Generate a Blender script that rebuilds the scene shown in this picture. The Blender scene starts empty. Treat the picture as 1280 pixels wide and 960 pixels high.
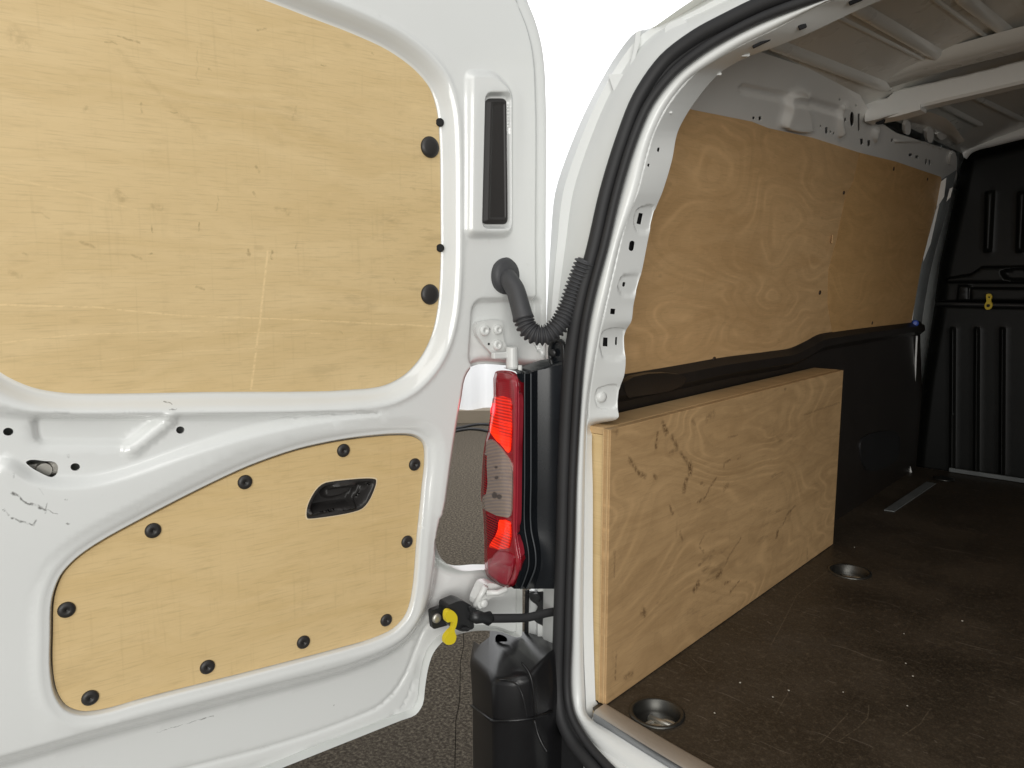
import bpy, bmesh, math, random
import numpy as np
from mathutils import Vector, geometry
random.seed(5); rng = np.random.default_rng(5)
scene = bpy.context.scene
COL = scene.collection

# ------------------------------------------------------------------ camera
H = 0.75            # eye height above the load floor
Z0 = 0.60           # load floor above the carpet
F = 960.0           # focal length in pixels of the 1280 px wide photograph
PITCH, YAW = math.radians(-8.0), math.radians(42.0)
cam_d = bpy.data.cameras.new('camera'); cam = bpy.data.objects.new('camera', cam_d); COL.objects.link(cam)
cam.location = (0, 0, H + Z0); cam.rotation_euler = (math.pi/2 + PITCH, 0, YAW)
cam_d.sensor_width = 36; cam_d.lens = F/1280*36; cam_d.clip_start = 0.02; cam_d.clip_end = 200
scene.camera = cam

# ------------------------------------------------------------------ light
world = bpy.data.worlds.new('World'); scene.world = world; world.use_nodes = True
world.node_tree.nodes['Background'].inputs[0].default_value = (0.97, 0.985, 1.0, 1)
world.node_tree.nodes['Background'].inputs[1].default_value = 0.36
def area(name, loc, target, size, power, col=(1, 1, 1), sy=None):
    l = bpy.data.lights.new(name, 'AREA'); l.shape = 'RECTANGLE'; l.size = size; l.size_y = sy or size
    l.energy = power; l.color = col
    o = bpy.data.objects.new(name, l); COL.objects.link(o); o.location = loc
    o.rotation_euler = (Vector(target) - Vector(loc)).to_track_quat('-Z', 'Y').to_euler()
    return o
area('ceiling_softbox', (0.6, -1.0, 3.7), (-0.6, 1.2, 1.0), 2.4, 30, (1.0, 0.985, 0.95))
area('interior_fill', (2.5, -2.7, 1.65), (-0.5, 1.8, 1.2), 3.4, 155, (1.0, 0.985, 0.945), 2.4)  # added fill lamp, brightens the cargo bay through the rear opening
area('backdrop_fill', (-3.0, 3.2, 4.6), (-5.0, 5.4, 1.6), 2.5, 330, (1, 1, 1), 1.2)  # added lamp that brings the backdrop cloth up to white
scene.view_settings.view_transform = 'Standard'; scene.view_settings.look = 'None'
scene.view_settings.exposure = 0.0; scene.view_settings.gamma = 1.0
scene.render.engine = 'CYCLES'
scene.cycles.max_bounces = 8; scene.cycles.diffuse_bounces = 5; scene.cycles.glossy_bounces = 3; scene.cycles.transmission_bounces = 2

# ------------------------------------------------------------------ photograph pixel -> ray -> surface
fw = np.array([-math.sin(YAW)*math.cos(PITCH), math.cos(YAW)*math.cos(PITCH), math.sin(PITCH)])
rt = np.array([math.cos(YAW), math.sin(YAW), 0.0]); up = np.cross(rt, fw)
C = np.array([0, 0, H])
def arr(p): return np.atleast_2d(np.asarray(p, float))
def RAY(p):
    p = arr(p); return fw*F + rt*(p[:, :1]-640) - up*(p[:, 1:2]-480)
def ONP(p, P0, n):
    d = RAY(p); P0 = np.asarray(P0, float); n = np.asarray(n, float)
    return C + d*(((P0-C)@n)/(d@n))[:, None]
def ONY(p, Y):
    d = RAY(p); return C + d*(np.asarray(Y, float)/d[:, 1])[:, None]
def ONZ(p, z): return ONP(p, (0, 0, z), (0, 0, 1))
def ONX(p, X): return ONP(p, (X, 0, 0), (1, 0, 0))
def PROJ(P):
    v = arr(P)-C; w = v@fw; return np.stack([640+F*(v@rt)/w, 480-F*(v@up)/w], 1)
def y_(p, Y): return ONY([p], Y)[0]
def z_(p, z): return ONZ([p], z)[0]
def x_(p, X): return ONX([p], X)[0]

# ------------------------------------------------------------------ 2-D helpers
def cr(pts, closed=False, n=6):
    """centripetal-ish Catmull-Rom through points of any dimension"""
    P = np.asarray(pts, float); m = len(P); out = []
    rngi = range(m if closed else m-1)
    for i in rngi:
        if closed: a, b, c, d = P[(i-1) % m], P[i], P[(i+1) % m], P[(i+2) % m]
        else:
            b, c = P[i], P[i+1]
            a = P[i-1] if i > 0 else 2*b-c
            d = P[i+2] if i+2 < m else 2*c-b
        L = np.linalg.norm(c-b)+1e-9
        la, ld = np.linalg.norm(b-a)+1e-9, np.linalg.norm(d-c)+1e-9
        m1 = ((c-b)/L + (b-a)/la)*0.5*L*0.9; m2 = ((c-b)/L + (d-c)/ld)*0.5*L*0.9
        for k in range(n):
            t = k/n; t2 = t*t; t3 = t2*t
            out.append((2*t3-3*t2+1)*b + (t3-2*t2+t)*m1 + (-2*t3+3*t2)*c + (t3-t2)*m2)
    if not closed: out.append(P[-1])
    return np.array(out)
def chaikin(pts, it=3):
    P = np.asarray(pts, float)
    for _ in range(it):
        Q = np.roll(P, -1, 0); P = np.stack([0.75*P+0.25*Q, 0.25*P+0.75*Q], 1).reshape(-1, P.shape[1])
    return P
def rpoly(pts, r, n=5):
    P = np.asarray(pts, float); m = len(P); out = []; r = np.broadcast_to(r, (m,))
    for i in range(m):
        a, b, c = P[i-1], P[i], P[(i+1) % m]; la, lc = np.linalg.norm(a-b), np.linalg.norm(c-b)
        p, q = b+(a-b)*min(r[i]/la, 0.49), b+(c-b)*min(r[i]/lc, 0.49)
        for k in range(n+1):
            t = k/n; out.append((1-t)**2*p+2*t*(1-t)*b+t*t*q)
    return np.array(out)
def rrect(cx, cy, w, h, r, n=5, rot=0.0):
    out = []
    for sx, sy, a0 in ((1, 1, 0), (-1, 1, 90), (-1, -1, 180), (1, -1, 270)):
        for k in range(n+1):
            a = math.radians(a0+90*k/n); out.append((sx*(w/2-r)+r*math.cos(a), sy*(h/2-r)+r*math.sin(a)))
    c, s = math.cos(rot), math.sin(rot)
    return np.array([(cx+c*x-s*y, cy+s*x+c*y) for x, y in out])
def ell(cx, cy, a, b, n=20): return np.array([(cx+a*math.cos(t), cy+b*math.sin(t)) for t in np.linspace(0, 2*math.pi, n, endpoint=False)])
def inside(p, poly):
    x, y = p[:, 0], p[:, 1]; r = np.zeros(len(p), bool); m = len(poly); j = m-1
    for i in range(m):
        xi, yi = poly[i]; xj, yj = poly[j]
        if yi != yj: r ^= ((yi > y) != (yj > y)) & (x < (xj-xi)*(y-yi)/(yj-yi)+xi)
        j = i
    return r
def dist(p, poly, closed=True):
    d = np.full(len(p), 1e18); m = len(poly)
    for i in range(m if closed else m-1):
        a = poly[i]; b = poly[(i+1) % m]; ab = b-a
        t = np.clip(((p-a)@ab)/(ab@ab+1e-18), 0, 1); q = p-a-t[:, None]*ab
        d = np.minimum(d, (q*q).sum(1))
    return np.sqrt(d)
def sdf(p, poly):
    d = dist(p, poly); return np.where(inside(p, poly), -d, d)
def S(d, a, b):
    t = np.clip((d-a)/(b-a), 0, 1); return t*t*(3-2*t)
def resample(poly, sp, closed=True):
    out = []; m = len(poly)
    for i in range(m if closed else m-1):
        a, b = poly[i], poly[(i+1) % m]; L = np.linalg.norm(b-a)
        if L < sp*1e-3: continue
        k = max(1, int(round(L/sp)))
        for j in range(k): out.append(a+(b-a)*j/k)
    return np.array(out)

# ------------------------------------------------------------------ objects
ORG = {}
def link(name, me, parent, mat, kind=None, label=None, cat=None, org=None):
    o = bpy.data.objects.new(name, me); COL.objects.link(o)
    if me is not None and mat is not None and not me.materials: me.materials.append(mat)
    pw = Vector((0, 0, 0))
    if parent is not None: o.parent = parent; pw = ORG[parent.name]
    w = Vector((0, 0, 0)) if org is None else Vector(org)
    o.location = w - pw; ORG[o.name] = w
    if kind: o['kind'] = kind
    if label: o['label'] = label
    if cat: o['category'] = cat
    return o
def build(name, V, faces, mat, parent=None, smooth=True, N=None, UV=None, **kw):
    V = np.asarray(V, float).copy(); V[:, 2] += Z0
    org = np.array([(V[:, 0].min()+V[:, 0].max())/2, (V[:, 1].min()+V[:, 1].max())/2, V[:, 2].min()])
    me = bpy.data.meshes.new(name); me.from_pydata((V-org).tolist(), [], [tuple(int(i) for i in f) for f in faces])
    me.polygons.foreach_set('use_smooth', [smooth]*len(me.polygons))
    if UV is None: UV = V[:, 1:3]
    lay = me.uv_layers.new(name='UVMap'); idx = np.empty(len(me.loops), int); me.loops.foreach_get('vertex_index', idx)
    lay.data.foreach_set('uv', np.asarray(UV, float)[idx].ravel())
    me.update()
    if N is not None: me.normals_split_custom_set_from_vertices(np.asarray(N, float).tolist())
    return link(name, me, parent, mat, org=org, **kw)
def from_bm(name, bm, mat, parent, smooth=False, **kw):
    bm.verts.ensure_lookup_table(); V = np.array([v.co[:] for v in bm.verts])
    Fc = [[v.index for v in f.verts] for f in bm.faces]; bm.free()
    o = build(name, V, Fc, mat, parent, smooth, **kw); return o

def sheet(name, outline, holes, sp, pos, mat, parent, thick=0.0, uv=None, eps=None, uvaxes=(1, 2), feat=(), **kw):
    """triangulated sheet with exact outline and holes, placed by pos(); normals come from the surface itself"""
    outline = resample(np.asarray(outline, float), sp); holes = [resample(np.asarray(h, float), sp*0.6) for h in holes]
    loops = [outline]+holes
    lo, hi = outline.min(0), outline.max(0)
    gx = np.arange(lo[0], hi[0], sp); gy = np.arange(lo[1], hi[1], sp*0.866)
    G = np.array([(x+(sp/2 if j % 2 else 0), y) for j, y in enumerate(gy) for x in gx])
    if len(G):
        G = G[inside(G, outline)]
        for k, l in enumerate(loops):
            if len(G): G = G[dist(G, l) > sp*0.45]
            if k and len(G): G = G[~inside(G, l)]
    if feat:      # rows of vertices running along every pressed edge
        FP = []
        for poly, closed, offs in feat:
            q = resample(np.asarray(poly, float), sp*0.8, closed); tg = (np.roll(q, -1, 0)-np.roll(q, 1, 0)) if closed else np.gradient(q, axis=0)
            nn = np.stack([tg[:, 1], -tg[:, 0]], 1); nn /= np.linalg.norm(nn, axis=1)[:, None]+1e-12
            if closed and (q[:, 0]*np.roll(q[:, 1], -1)-np.roll(q[:, 0], -1)*q[:, 1]).sum() < 0: nn = -nn
            if len(G): G = G[dist(G, q, closed) > max(abs(o) for o in offs)+sp*0.5]
            FP += [q+nn*o for o in offs]
        FP = np.concatenate(FP); FP = FP[inside(FP, outline)]
        for k, l in enumerate(loops):
            FP = FP[dist(FP, l) > sp*0.4]
            if k: FP = FP[~inside(FP, l)]
        seen = {}; keep = []; md = sp*0.34
        for i, p in enumerate(FP):
            cx, cy = int(math.floor(p[0]/md)), int(math.floor(p[1]/md)); ok_ = True
            for a in (-1, 0, 1):
                for b in (-1, 0, 1):
                    for j in seen.get((cx+a, cy+b), ()):
                        if (FP[j][0]-p[0])**2+(FP[j][1]-p[1])**2 < md*md: ok_ = False
            if ok_: seen.setdefault((cx, cy), []).append(i); keep.append(i)
        G = np.concatenate([G, FP[keep]])
    if len(G) and not feat: G = G+rng.uniform(-0.06, 0.06, G.shape)*sp
    pts = np.concatenate(loops+[G]) if len(G) else np.concatenate(loops)
    edges = []; b = 0
    for l in loops:
        n = len(l); edges += [(b+i, b+(i+1) % n) for i in range(n)]; b += n
    r = geometry.delaunay_2d_cdt([Vector(p) for p in pts], edges, [], 0, 1e-7)
    V2 = np.array([v[:] for v in r[0]]); T = np.array([f for f in r[2] if len(f) == 3])
    cen = V2[T].mean(1); ok = inside(cen, outline)
    for h in holes: ok &= ~inside(cen, h)
    T = T[ok]
    e = eps or sp*0.25
    P = pos(V2)
    def nrm(q):
        return np.cross(pos(q+np.array([e, 0]))-pos(q-np.array([e, 0])), pos(q+np.array([0, e]))-pos(q-np.array([0, e])))
    N = nrm(V2); N /= np.linalg.norm(N, axis=1)[:, None]+1e-12
    if ((N*(C-P)).sum(1)).sum() < 0: N = -N
    a, b_, c = P[T[:, 0]], P[T[:, 1]], P[T[:, 2]]
    fl = (np.cross(b_-a, c-a)*N[T[:, 0]]).sum(1) < 0
    T[fl] = T[fl][:, ::-1]
    UV = uv(V2, P) if uv else P[:, list(uvaxes)]
    faces = T.tolist(); Vv = [P]; Nn = [N]; Uu = [UV]; base = len(P)
    if thick:
        for k, l in enumerate(loops):
            A = pos(l); n0 = nrm(l); n0 /= np.linalg.norm(n0, axis=1)[:, None]+1e-12
            sgn = np.sign((n0*(C-A)).sum(1).sum()) or 1; n0 *= sgn
            if (N*(C-P)).sum(1).sum() < 0: n0 = -n0
            tan = np.roll(A, -1, 0)-np.roll(A, 1, 0); out = np.cross(tan, n0); out /= np.linalg.norm(out, axis=1)[:, None]+1e-12
            ctr = A.mean(0)
            if ((A-ctr)*out).sum() < 0: out = -out
            if k: out = -out
            B = A-n0*thick; m = len(l)
            Vv += [A, B]; Nn += [out, out]; uu = uv(l, A) if uv else A[:, list(uvaxes)]; Uu += [uu, uu+0.003]
            for i in range(m):
                j = (i+1) % m; f = [base+i, base+j, base+m+j, base+m+i]
                nf = np.cross(A[j]-A[i], B[j]-A[i])
                faces.append(f if nf@out[i] > 0 else f[::-1])
            base += 2*m
    return build(name, np.concatenate(Vv), faces, mat, parent, True, np.concatenate(Nn), np.concatenate(Uu), **kw)

def loft(name, rails, mat, parent, closed=False, smooth=True, **kw):
    R = np.array(rails, float); m, n, _ = R.shape; faces = []
    for i in range(m-1 if not closed else m):
        for j in range(n-1):
            k = (i+1) % m; faces.append((i*n+j, i*n+j+1, k*n+j+1, k*n+j))
    V = R.reshape(-1, 3)
    f0 = np.array(faces); nr = np.cross(V[f0[:, 1]]-V[f0[:, 0]], V[f0[:, 2]]-V[f0[:, 0]])
    if (nr*(C-V[f0[:, 0]])).sum() < 0: faces = [f[::-1] for f in faces]
    return build(name, V, faces, mat, parent, smooth, **kw)

def tube_vf(path, rad, n=12, caps=True, flat=1.0, upv=None):
    P = np.asarray(path, float); m = len(P); rad = np.broadcast_to(np.asarray(rad, float), (m,))
    T = np.gradient(P, axis=0); T /= np.linalg.norm(T, axis=1)[:, None]
    u = np.array([0, 0, 1.0]) if upv is None else np.asarray(upv, float)
    if abs(T[0]@u) > 0.95: u = np.array([1.0, 0, 0])
    V = []; 
    for i in range(m):
        u = u-(u@T[i])*T[i]; u /= np.linalg.norm(u); w = np.cross(T[i], u)
        for k in range(n):
            a = 2*math.pi*k/n; V.append(P[i]+rad[i]*(math.cos(a)*u+flat*math.sin(a)*w))
    Fc = [(i*n+k, i*n+(k+1) % n, (i+1)*n+(k+1) % n, (i+1)*n+k) for i in range(m-1) for k in range(n)]
    if caps: Fc += [tuple(range(n))[::-1], tuple((m-1)*n+k for k in range(n))]
    return V, Fc
def tube(name, path, rad, mat, parent, n=12, **kw):
    fl = kw.pop('flat', 1.0); uq = kw.pop('upv', None)
    V, Fc = tube_vf(path, rad, n, True, fl, uq); return build(name, V, Fc, mat, parent, True, **kw)
def merge(parts):
    V, Fc, b = [], [], 0
    for v, f in parts:
        V += [np.asarray(q, float) for q in v]; Fc += [tuple(i+b for i in t) for t in f]; b += len(v)
    return np.array(V), Fc
def lathe_vf(c, ax, prof, n=20):
    """prof: (radius, height along ax)"""
    ax = np.asarray(ax, float); ax = ax/np.linalg.norm(ax); u = np.cross(ax, (0.3, 0.2, 0.93)); u /= np.linalg.norm(u); w = np.cross(ax, u)
    V = [np.asarray(c)+ax*h+r*(math.cos(2*math.pi*k/n)*u+math.sin(2*math.pi*k/n)*w) for r, h in prof for k in range(n)]
    m = len(prof)
    Fc = [(i*n+k, i*n+(k+1) % n, (i+1)*n+(k+1) % n, (i+1)*n+k) for i in range(m-1) for k in range(n)]
    Fc += [tuple((m-1)*n+k for k in range(n)), tuple(range(n))[::-1]]
    return V, Fc
def box_vf(c, ux, uy, uz, sx, sy, sz, bev=0.0):
    bm = bmesh.new(); bmesh.ops.create_cube(bm, size=1)
    for v in bm.verts: v.co = Vector((v.co.x*sx, v.co.y*sy, v.co.z*sz))
    if bev: bmesh.ops.bevel(bm, geom=bm.edges[:], offset=bev, segments=2, affect='EDGES', profile=0.5)
    bm.verts.ensure_lookup_table()
    ux, uy, uz = [np.asarray(q, float)/np.linalg.norm(q) for q in (ux, uy, uz)]
    V = [np.asarray(c)+ux*v.co.x+uy*v.co.y+uz*v.co.z for v in bm.verts]; Fc = [tuple(v.index for v in f.verts) for f in bm.faces]; bm.free()
    return V, Fc
EX, EY, EZ = np.eye(3)
def box(name, lo, hi, mat, parent, bev=0.0, **kw):
    lo, hi = np.array(lo, float), np.array(hi, float); s = hi-lo
    V, Fc = box_vf((lo+hi)/2, EX, EY, EZ, *s, bev); return build(name, V, Fc, mat, parent, False, **kw)
def prism_vf(poly3, n, t):
    """polygon of 3-D points extruded by -n*t"""
    A = np.asarray(poly3, float); n = np.asarray(n, float)/np.linalg.norm(n); m = len(A)
    V = list(A)+list(A-n*t)
    nr = sum(np.cross(A[i]-A[0], A[(i+1) % m]-A[0]) for i in range(m))
    o = list(range(m)) if nr@n > 0 else list(range(m))[::-1]
    Fc = [tuple(o), tuple(i+m for i in o[::-1])]+[(o[i], o[i]+m, o[(i+1) % m]+m, o[(i+1) % m]) for i in range(m)]
    return V, Fc

# ------------------------------------------------------------------ materials
class NT:
    def __init__(s, name):
        s.m = bpy.data.materials.new(name); s.m.use_nodes = True; s.t = s.m.node_tree; s.b = s.t.nodes['Principled BSDF']
    def n(s, typ, **kw):
        o = s.t.nodes.new(typ)
        for k, v in kw.items():
            if k.startswith('i_'): s.set(o.inputs[k[2:].replace('_', ' ')], v)
            else: setattr(o, k, v)
        return o
    def set(s, sock, v):
        if hasattr(v, 'is_output') or isinstance(v, bpy.types.NodeSocket): s.t.links.new(v, sock)
        else: sock.default_value = v
    def uv(s, sx=1, sy=1, ox=0, oy=0, rot=0):
        u = s.n('ShaderNodeTexCoord').outputs['UV']; m = s.n('ShaderNodeMapping'); s.t.links.new(u, m.inputs['Vector'])
        m.inputs['Scale'].default_value = (sx, sy, 1); m.inputs['Location'].default_value = (ox, oy, 0); m.inputs['Rotation'].default_value = (0, 0, rot)
        return m.outputs[0]
    def obj(s, sc=1.0):
        u = s.n('ShaderNodeTexCoord').outputs['Object']; m = s.n('ShaderNodeMapping'); s.t.links.new(u, m.inputs['Vector'])
        m.inputs['Scale'].default_value = (sc,)*3 if not isinstance(sc, tuple) else sc; return m.outputs[0]
    def noise(s, vec, scale, detail=4, rough=0.5, dist=0.0):
        o = s.n('ShaderNodeTexNoise'); s.t.links.new(vec, o.inputs['Vector']); o.inputs['Scale'].default_value = scale
        o.inputs['Detail'].default_value = detail; o.inputs['Roughness'].default_value = rough; o.inputs['Distortion'].default_value = dist
        return o.outputs['Fac']
    def math(s, op, a, b=None, c=None, clamp=False):
        o = s.n('ShaderNodeMath', operation=op, use_clamp=clamp); s.set(o.inputs[0], a)
        if b is not None: s.set(o.inputs[1], b)
        if c is not None: s.set(o.inputs[2], c)
        return o.outputs[0]
    def vmath(s, op, a, b=None, sc=None):
        o = s.n('ShaderNodeVectorMath', operation=op); s.set(o.inputs[0], a)
        if b is not None: s.set(o.inputs[1], b)
        if sc is not None: s.set(o.inputs['Scale'], sc)
        return o.outputs['Value'] if op in ('DOT_PRODUCT', 'LENGTH', 'DISTANCE') else o.outputs[0]
    def rng(s, v, a, b, c=0.0, d=1.0, smooth=True):
        o = s.n('ShaderNodeMapRange', interpolation_type='SMOOTHSTEP' if smooth else 'LINEAR')
        s.set(o.inputs['Value'], v)
        for k, q in (('From Min', a), ('From Max', b), ('To Min', c), ('To Max', d)): o.inputs[k].default_value = q
        return o.outputs[0]
    def mix(s, f, a, b, mode='MIX'):
        o = s.n('ShaderNodeMix', data_type='RGBA', blend_type=mode); s.set(o.inputs[0], f)
        s.set(o.inputs[6], (*a, 1) if isinstance(a, tuple) and len(a) == 3 else a); s.set(o.inputs[7], (*b, 1) if isinstance(b, tuple) and len(b) == 3 else b)
        return o.outputs[2]
    def ramp(s, f, stops):
        o = s.n('ShaderNodeValToRGB'); s.set(o.inputs[0], f); r = o.color_ramp
        while len(r.elements) < len(stops): r.elements.new(0.5)
        for e, (p, c) in zip(r.elements, stops): e.position = p; e.color = (*c, 1)
        return o.outputs[0]
    def bump(s, h, strength, distance):
        o = s.n('ShaderNodeBump'); o.inputs['Strength'].default_value = strength; o.inputs['Distance'].default_value = distance
        s.set(o.inputs['Height'], h); s.t.links.new(o.outputs[0], s.b.inputs['Normal']); return o
    def p(s, **kw):
        for k, v in kw.items():
            sock = s.b.inputs[k.replace('_', ' ')]; s.set(sock, (*v, 1) if isinstance(v, tuple) and len(v) == 3 and sock.type == 'RGBA' else v)
        return s.m
    def segs(s, vec, segs, wob=0.004, wscale=60, ragged=True):
        """mask of worn marks: capsules a->b of given half width (metres, UV space), ragged edges"""
        nz = s.n('ShaderNodeTexNoise'); s.t.links.new(vec, nz.inputs['Vector']); nz.inputs['Scale'].default_value = wscale; nz.inputs['Detail'].default_value = 3
        off = s.vmath('SCALE', s.vmath('SUBTRACT', nz.outputs['Color'], (0.5, 0.5, 0.5)), sc=wob*4)
        fx = s.n('ShaderNodeSeparateXYZ'); s.t.links.new(s.vmath('ADD', vec, off), fx.inputs[0])
        pz = s.n('ShaderNodeCombineXYZ'); s.t.links.new(fx.outputs[0], pz.inputs[0]); s.t.links.new(fx.outputs[1], pz.inputs[1]); p = pz.outputs[0]
        acc = None
        for (x1, y1, x2, y2, w, a) in segs:
            ab = np.array([x2-x1, y2-y1]); L2 = float(ab@ab)+1e-12
            pa = s.vmath('SUBTRACT', p, (x1, y1, 0)); t = s.math('MULTIPLY', s.vmath('DOT_PRODUCT', pa, (ab[0], ab[1], 0)), 1/L2, clamp=True)
            q = s.vmath('SCALE', (float(ab[0]), float(ab[1]), 0.0), sc=t); d = s.vmath('DISTANCE', pa, q)
            mk = s.rng(d, w*0.1, w*1.35, a, 0.0)
            acc = mk if acc is None else s.math('MAXIMUM', acc, mk)
        return s.math('MULTIPLY', acc, s.rng(s.noise(vec, 130, 4, 0.65), 0.36, 0.58, 0.10, 1.0)) if ragged else acc

def simple(name, col, rough=0.5, metal=0.0, coat=0.0, bump=None, var=0.0, spec=0.5):
    t = NT(name); v = t.obj()
    if var: c = t.mix(t.noise(v, 9, 5, 0.6), tuple(q*(1-var) for q in col), tuple(min(1, q*(1+var)) for q in col))
    else: c = col
    t.p(Base_Color=c, Roughness=rough, Metallic=metal, Coat_Weight=coat, Specular_IOR_Level=spec)
    if bump: t.bump(t.noise(v, bump[0], 3, 0.6), bump[1], bump[2])
    return t.m

def paint(name, col=(0.80, 0.815, 0.80), dirt=0.25, marks=None, gloss=1.0):
    t = NT(name); v = t.obj(); u = t.uv()
    d = t.rng(t.noise(v, 3, 4, 0.55), 0.45, 0.85); d2 = t.rng(t.noise(v, 45, 3, 0.6), 0.70, 0.76)
    c = t.mix(t.math('MULTIPLY', d, dirt), col, tuple(q*0.86*k for q, k in zip(col, (1, 0.985, 0.95))))
    c = t.mix(t.math('MULTIPLY', d2, dirt*0.35), c, (0.45, 0.43, 0.38))
    if marks:
        c = t.mix(t.segs(u, marks, 0.0018, 130), c, (0.10, 0.10, 0.09))
    r = t.rng(t.noise(v, 5, 3, 0.6), 0.3, 0.8, 0.13+0.22*(1-gloss), 0.24+0.2*(1-gloss))
    t.p(Base_Color=c, Roughness=r, Coat_Weight=0.1+0.7*gloss, Coat_Roughness=0.04+0.2*(1-gloss))
    t.bump(t.noise(v, 420, 1, 0.5), 0.03, 0.0005)
    return t.m

def plywood(name, light, dark, ux=1, uy=1, ring=0.0, fleck=0.5, scuff=0.3, marks=None, lines=None, markcol=(0.10, 0.065, 0.035), rough=0.5, off=(0, 0), wob=0.0028, soil=0.0):
    """veneer: soft cathedral figure, fine pores along the grain, specks and rubbed marks"""
    t = NT(name); u = t.uv(1, 1, *off)
    warp = t.n('ShaderNodeTexNoise'); t.t.links.new(t.uv(1.2*ux, 3.0*uy, *off), warp.inputs['Vector']); warp.inputs['Scale'].default_value = 1.6; warp.inputs['Detail'].default_value = 3
    wf = t.math('SUBTRACT', warp.outputs['Fac'], 0.5)
    # long streaks
    uu = t.vmath('ADD', t.uv(2.2*ux, 34*uy, *off), t.vmath('SCALE', (0.0, 1.0, 0.0), sc=t.math('MULTIPLY', wf, 9.0)))
    st = t.noise(uu, 1.0, 6, 0.62)
    fine = t.noise(t.uv(22*ux, 420*uy, *off), 1.0, 3, 0.6)
    cross = t.noise(t.uv(150*ux, 8*uy, *off), 1.0, 3, 0.6)
    broad = t.noise(t.uv(1.6*ux, 3.4*uy, *off), 1.7, 5, 0.6)
    f = t.math('ADD', t.math('MULTIPLY', st, 0.75), t.math('MULTIPLY', broad, 0.55))
    c = t.mix(t.rng(f, 0.38, 0.95), light, dark)
    c = t.mix(t.math('MULTIPLY', t.rng(fine, 0.48, 0.74), 0.26), c, tuple(q*0.55 for q in dark))
    c = t.mix(t.math('MULTIPLY', t.rng(cross, 0.56, 0.75), 0.13), c, tuple(q*0.6 for q in dark))
    mo = t.noise(t.uv(26*ux, 55*uy, *off), 1.0, 5, 0.7)
    c = t.mix(t.math('MULTIPLY', t.rng(mo, 0.52, 0.75), 0.24), c, tuple(q*0.72 for q in dark)); c = t.mix(t.math('MULTIPLY', t.rng(mo, 0.25, 0.46, 1.0, 0.0), 0.25), c, tuple(min(1, q*1.12) for q in light))
    if ring:
        rr = t.math('FRACT', t.math('MULTIPLY', t.noise(t.uv(1.0*ux, 2.6*uy, 3.1+off[0], 1.7+off[1]), 1.5, 2, 0.45, 0.5), 17.0))
        ln = t.math('SUBTRACT', 1.0, t.rng(t.math('ABSOLUTE', t.math('SUBTRACT', rr, 0.5)), 0.0, 0.22))
        br = t.rng(t.noise(u, 7, 3, 0.6), 0.4, 0.65)
        c = t.mix(t.math('MULTIPLY', t.math('MULTIPLY', ln, br), ring), c, tuple(min(1, q*1.28) for q in light))
        c = t.mix(t.math('MULTIPLY', t.rng(rr, 0.55, 0.95), ring*0.45), c, tuple(q*0.72 for q in dark))
    if fleck:
        fl = t.n('ShaderNodeTexVoronoi', feature='F1'); t.t.links.new(t.uv(13*ux, 26*uy, *off), fl.inputs['Vector']); fl.inputs['Scale'].default_value = 1.0
        lim = t.rng(fl.outputs['Distance'], 0.05, 0.13, 1.0, 0.0)
        gate = t.math('GREATER_THAN', t.n('ShaderNodeSeparateColor', i_Color=fl.outputs['Color']).outputs[0], 0.72)
        c = t.mix(t.math('MULTIPLY', t.math('MULTIPLY', lim, gate), fleck), c, tuple(q*0.45 for q in dark))
    if scuff:
        sc = t.rng(t.noise(t.uv(5, 3, 4.4, 2.2, 0.8), 1.6, 6, 0.7, 0.4), 0.60, 0.74)
        c = t.mix(t.math('MULTIPLY', sc, scuff), c, tuple(q*0.55 for q in dark))
        s2 = t.rng(t.noise(t.uv(3, 60, 1.4, 5.2, 1.25), 1.0, 4, 0.65), 0.66, 0.74)
        c = t.mix(t.math('MULTIPLY', s2, scuff*0.7), c, tuple(q*0.6 for q in dark))
    if soil:
        so = t.math('MULTIPLY', t.rng(t.noise(t.uv(1, 1, 2.7, 9.1), 3.0, 4, 0.6), 0.45, 0.7), t.rng(t.noise(t.uv(9, 38, 1.2, 0.7, 0.5), 1.0, 5, 0.7), 0.52, 0.68))
        c = t.mix(t.math('MULTIPLY', so, soil), c, tuple(q*0.38 for q in dark))
    if lines: c = t.mix(t.segs(u, lines, 0.0006, 30), c, tuple(min(1, q*1.25) for q in light))
    if marks: c = t.mix(t.segs(u, marks, wob, 70), c, markcol)
    t.p(Base_Color=c, Roughness=rough, Specular_IOR_Level=0.35)
    t.bump(fine, 0.12, 0.0006)
    return t.m

M = {}
M['jamb'] = paint('white_paint', dirt=0.35, gloss=0.3)
M['innerwall'] = paint('white_primer_paint', (0.80, 0.795, 0.765), dirt=0.5, gloss=0.3)
M['roofm'] = paint('grey_white_roof_paint', (0.78, 0.78, 0.74), dirt=0.4, gloss=0.4)
M['rubber'] = simple('black_rubber', (0.022, 0.022, 0.0235), 0.62, bump=(300, 0.15, 0.001), var=0.3)
M['rubber_grey'] = simple('grey_black_rubber', (0.055, 0.056, 0.06), 0.55, bump=(220, 0.2, 0.001), var=0.35)
M['plastic'] = simple('black_grained_plastic', (0.022, 0.023, 0.024), 0.36, bump=(420, 0.28, 0.001), var=0.45)
M['gloss'] = simple('black_smooth_plastic', (0.012, 0.014, 0.017), 0.24, var=0.5)
M['cap'] = simple('charcoal_cap_plastic', (0.028, 0.026, 0.025), 0.45, var=0.2, bump=(400, .2, .0006))
M['trim'] = simple('dark_trim_plastic', (0.020, 0.0165, 0.014), 0.38, bump=(350, 0.25, 0.001), var=0.4, spec=0.45)
M['bulk'] = simple('black_bulkhead_paint', (0.0065, 0.0068, 0.006), 0.42, bump=(160, 0.1, 0.001), var=0.4, spec=0.3)
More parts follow.
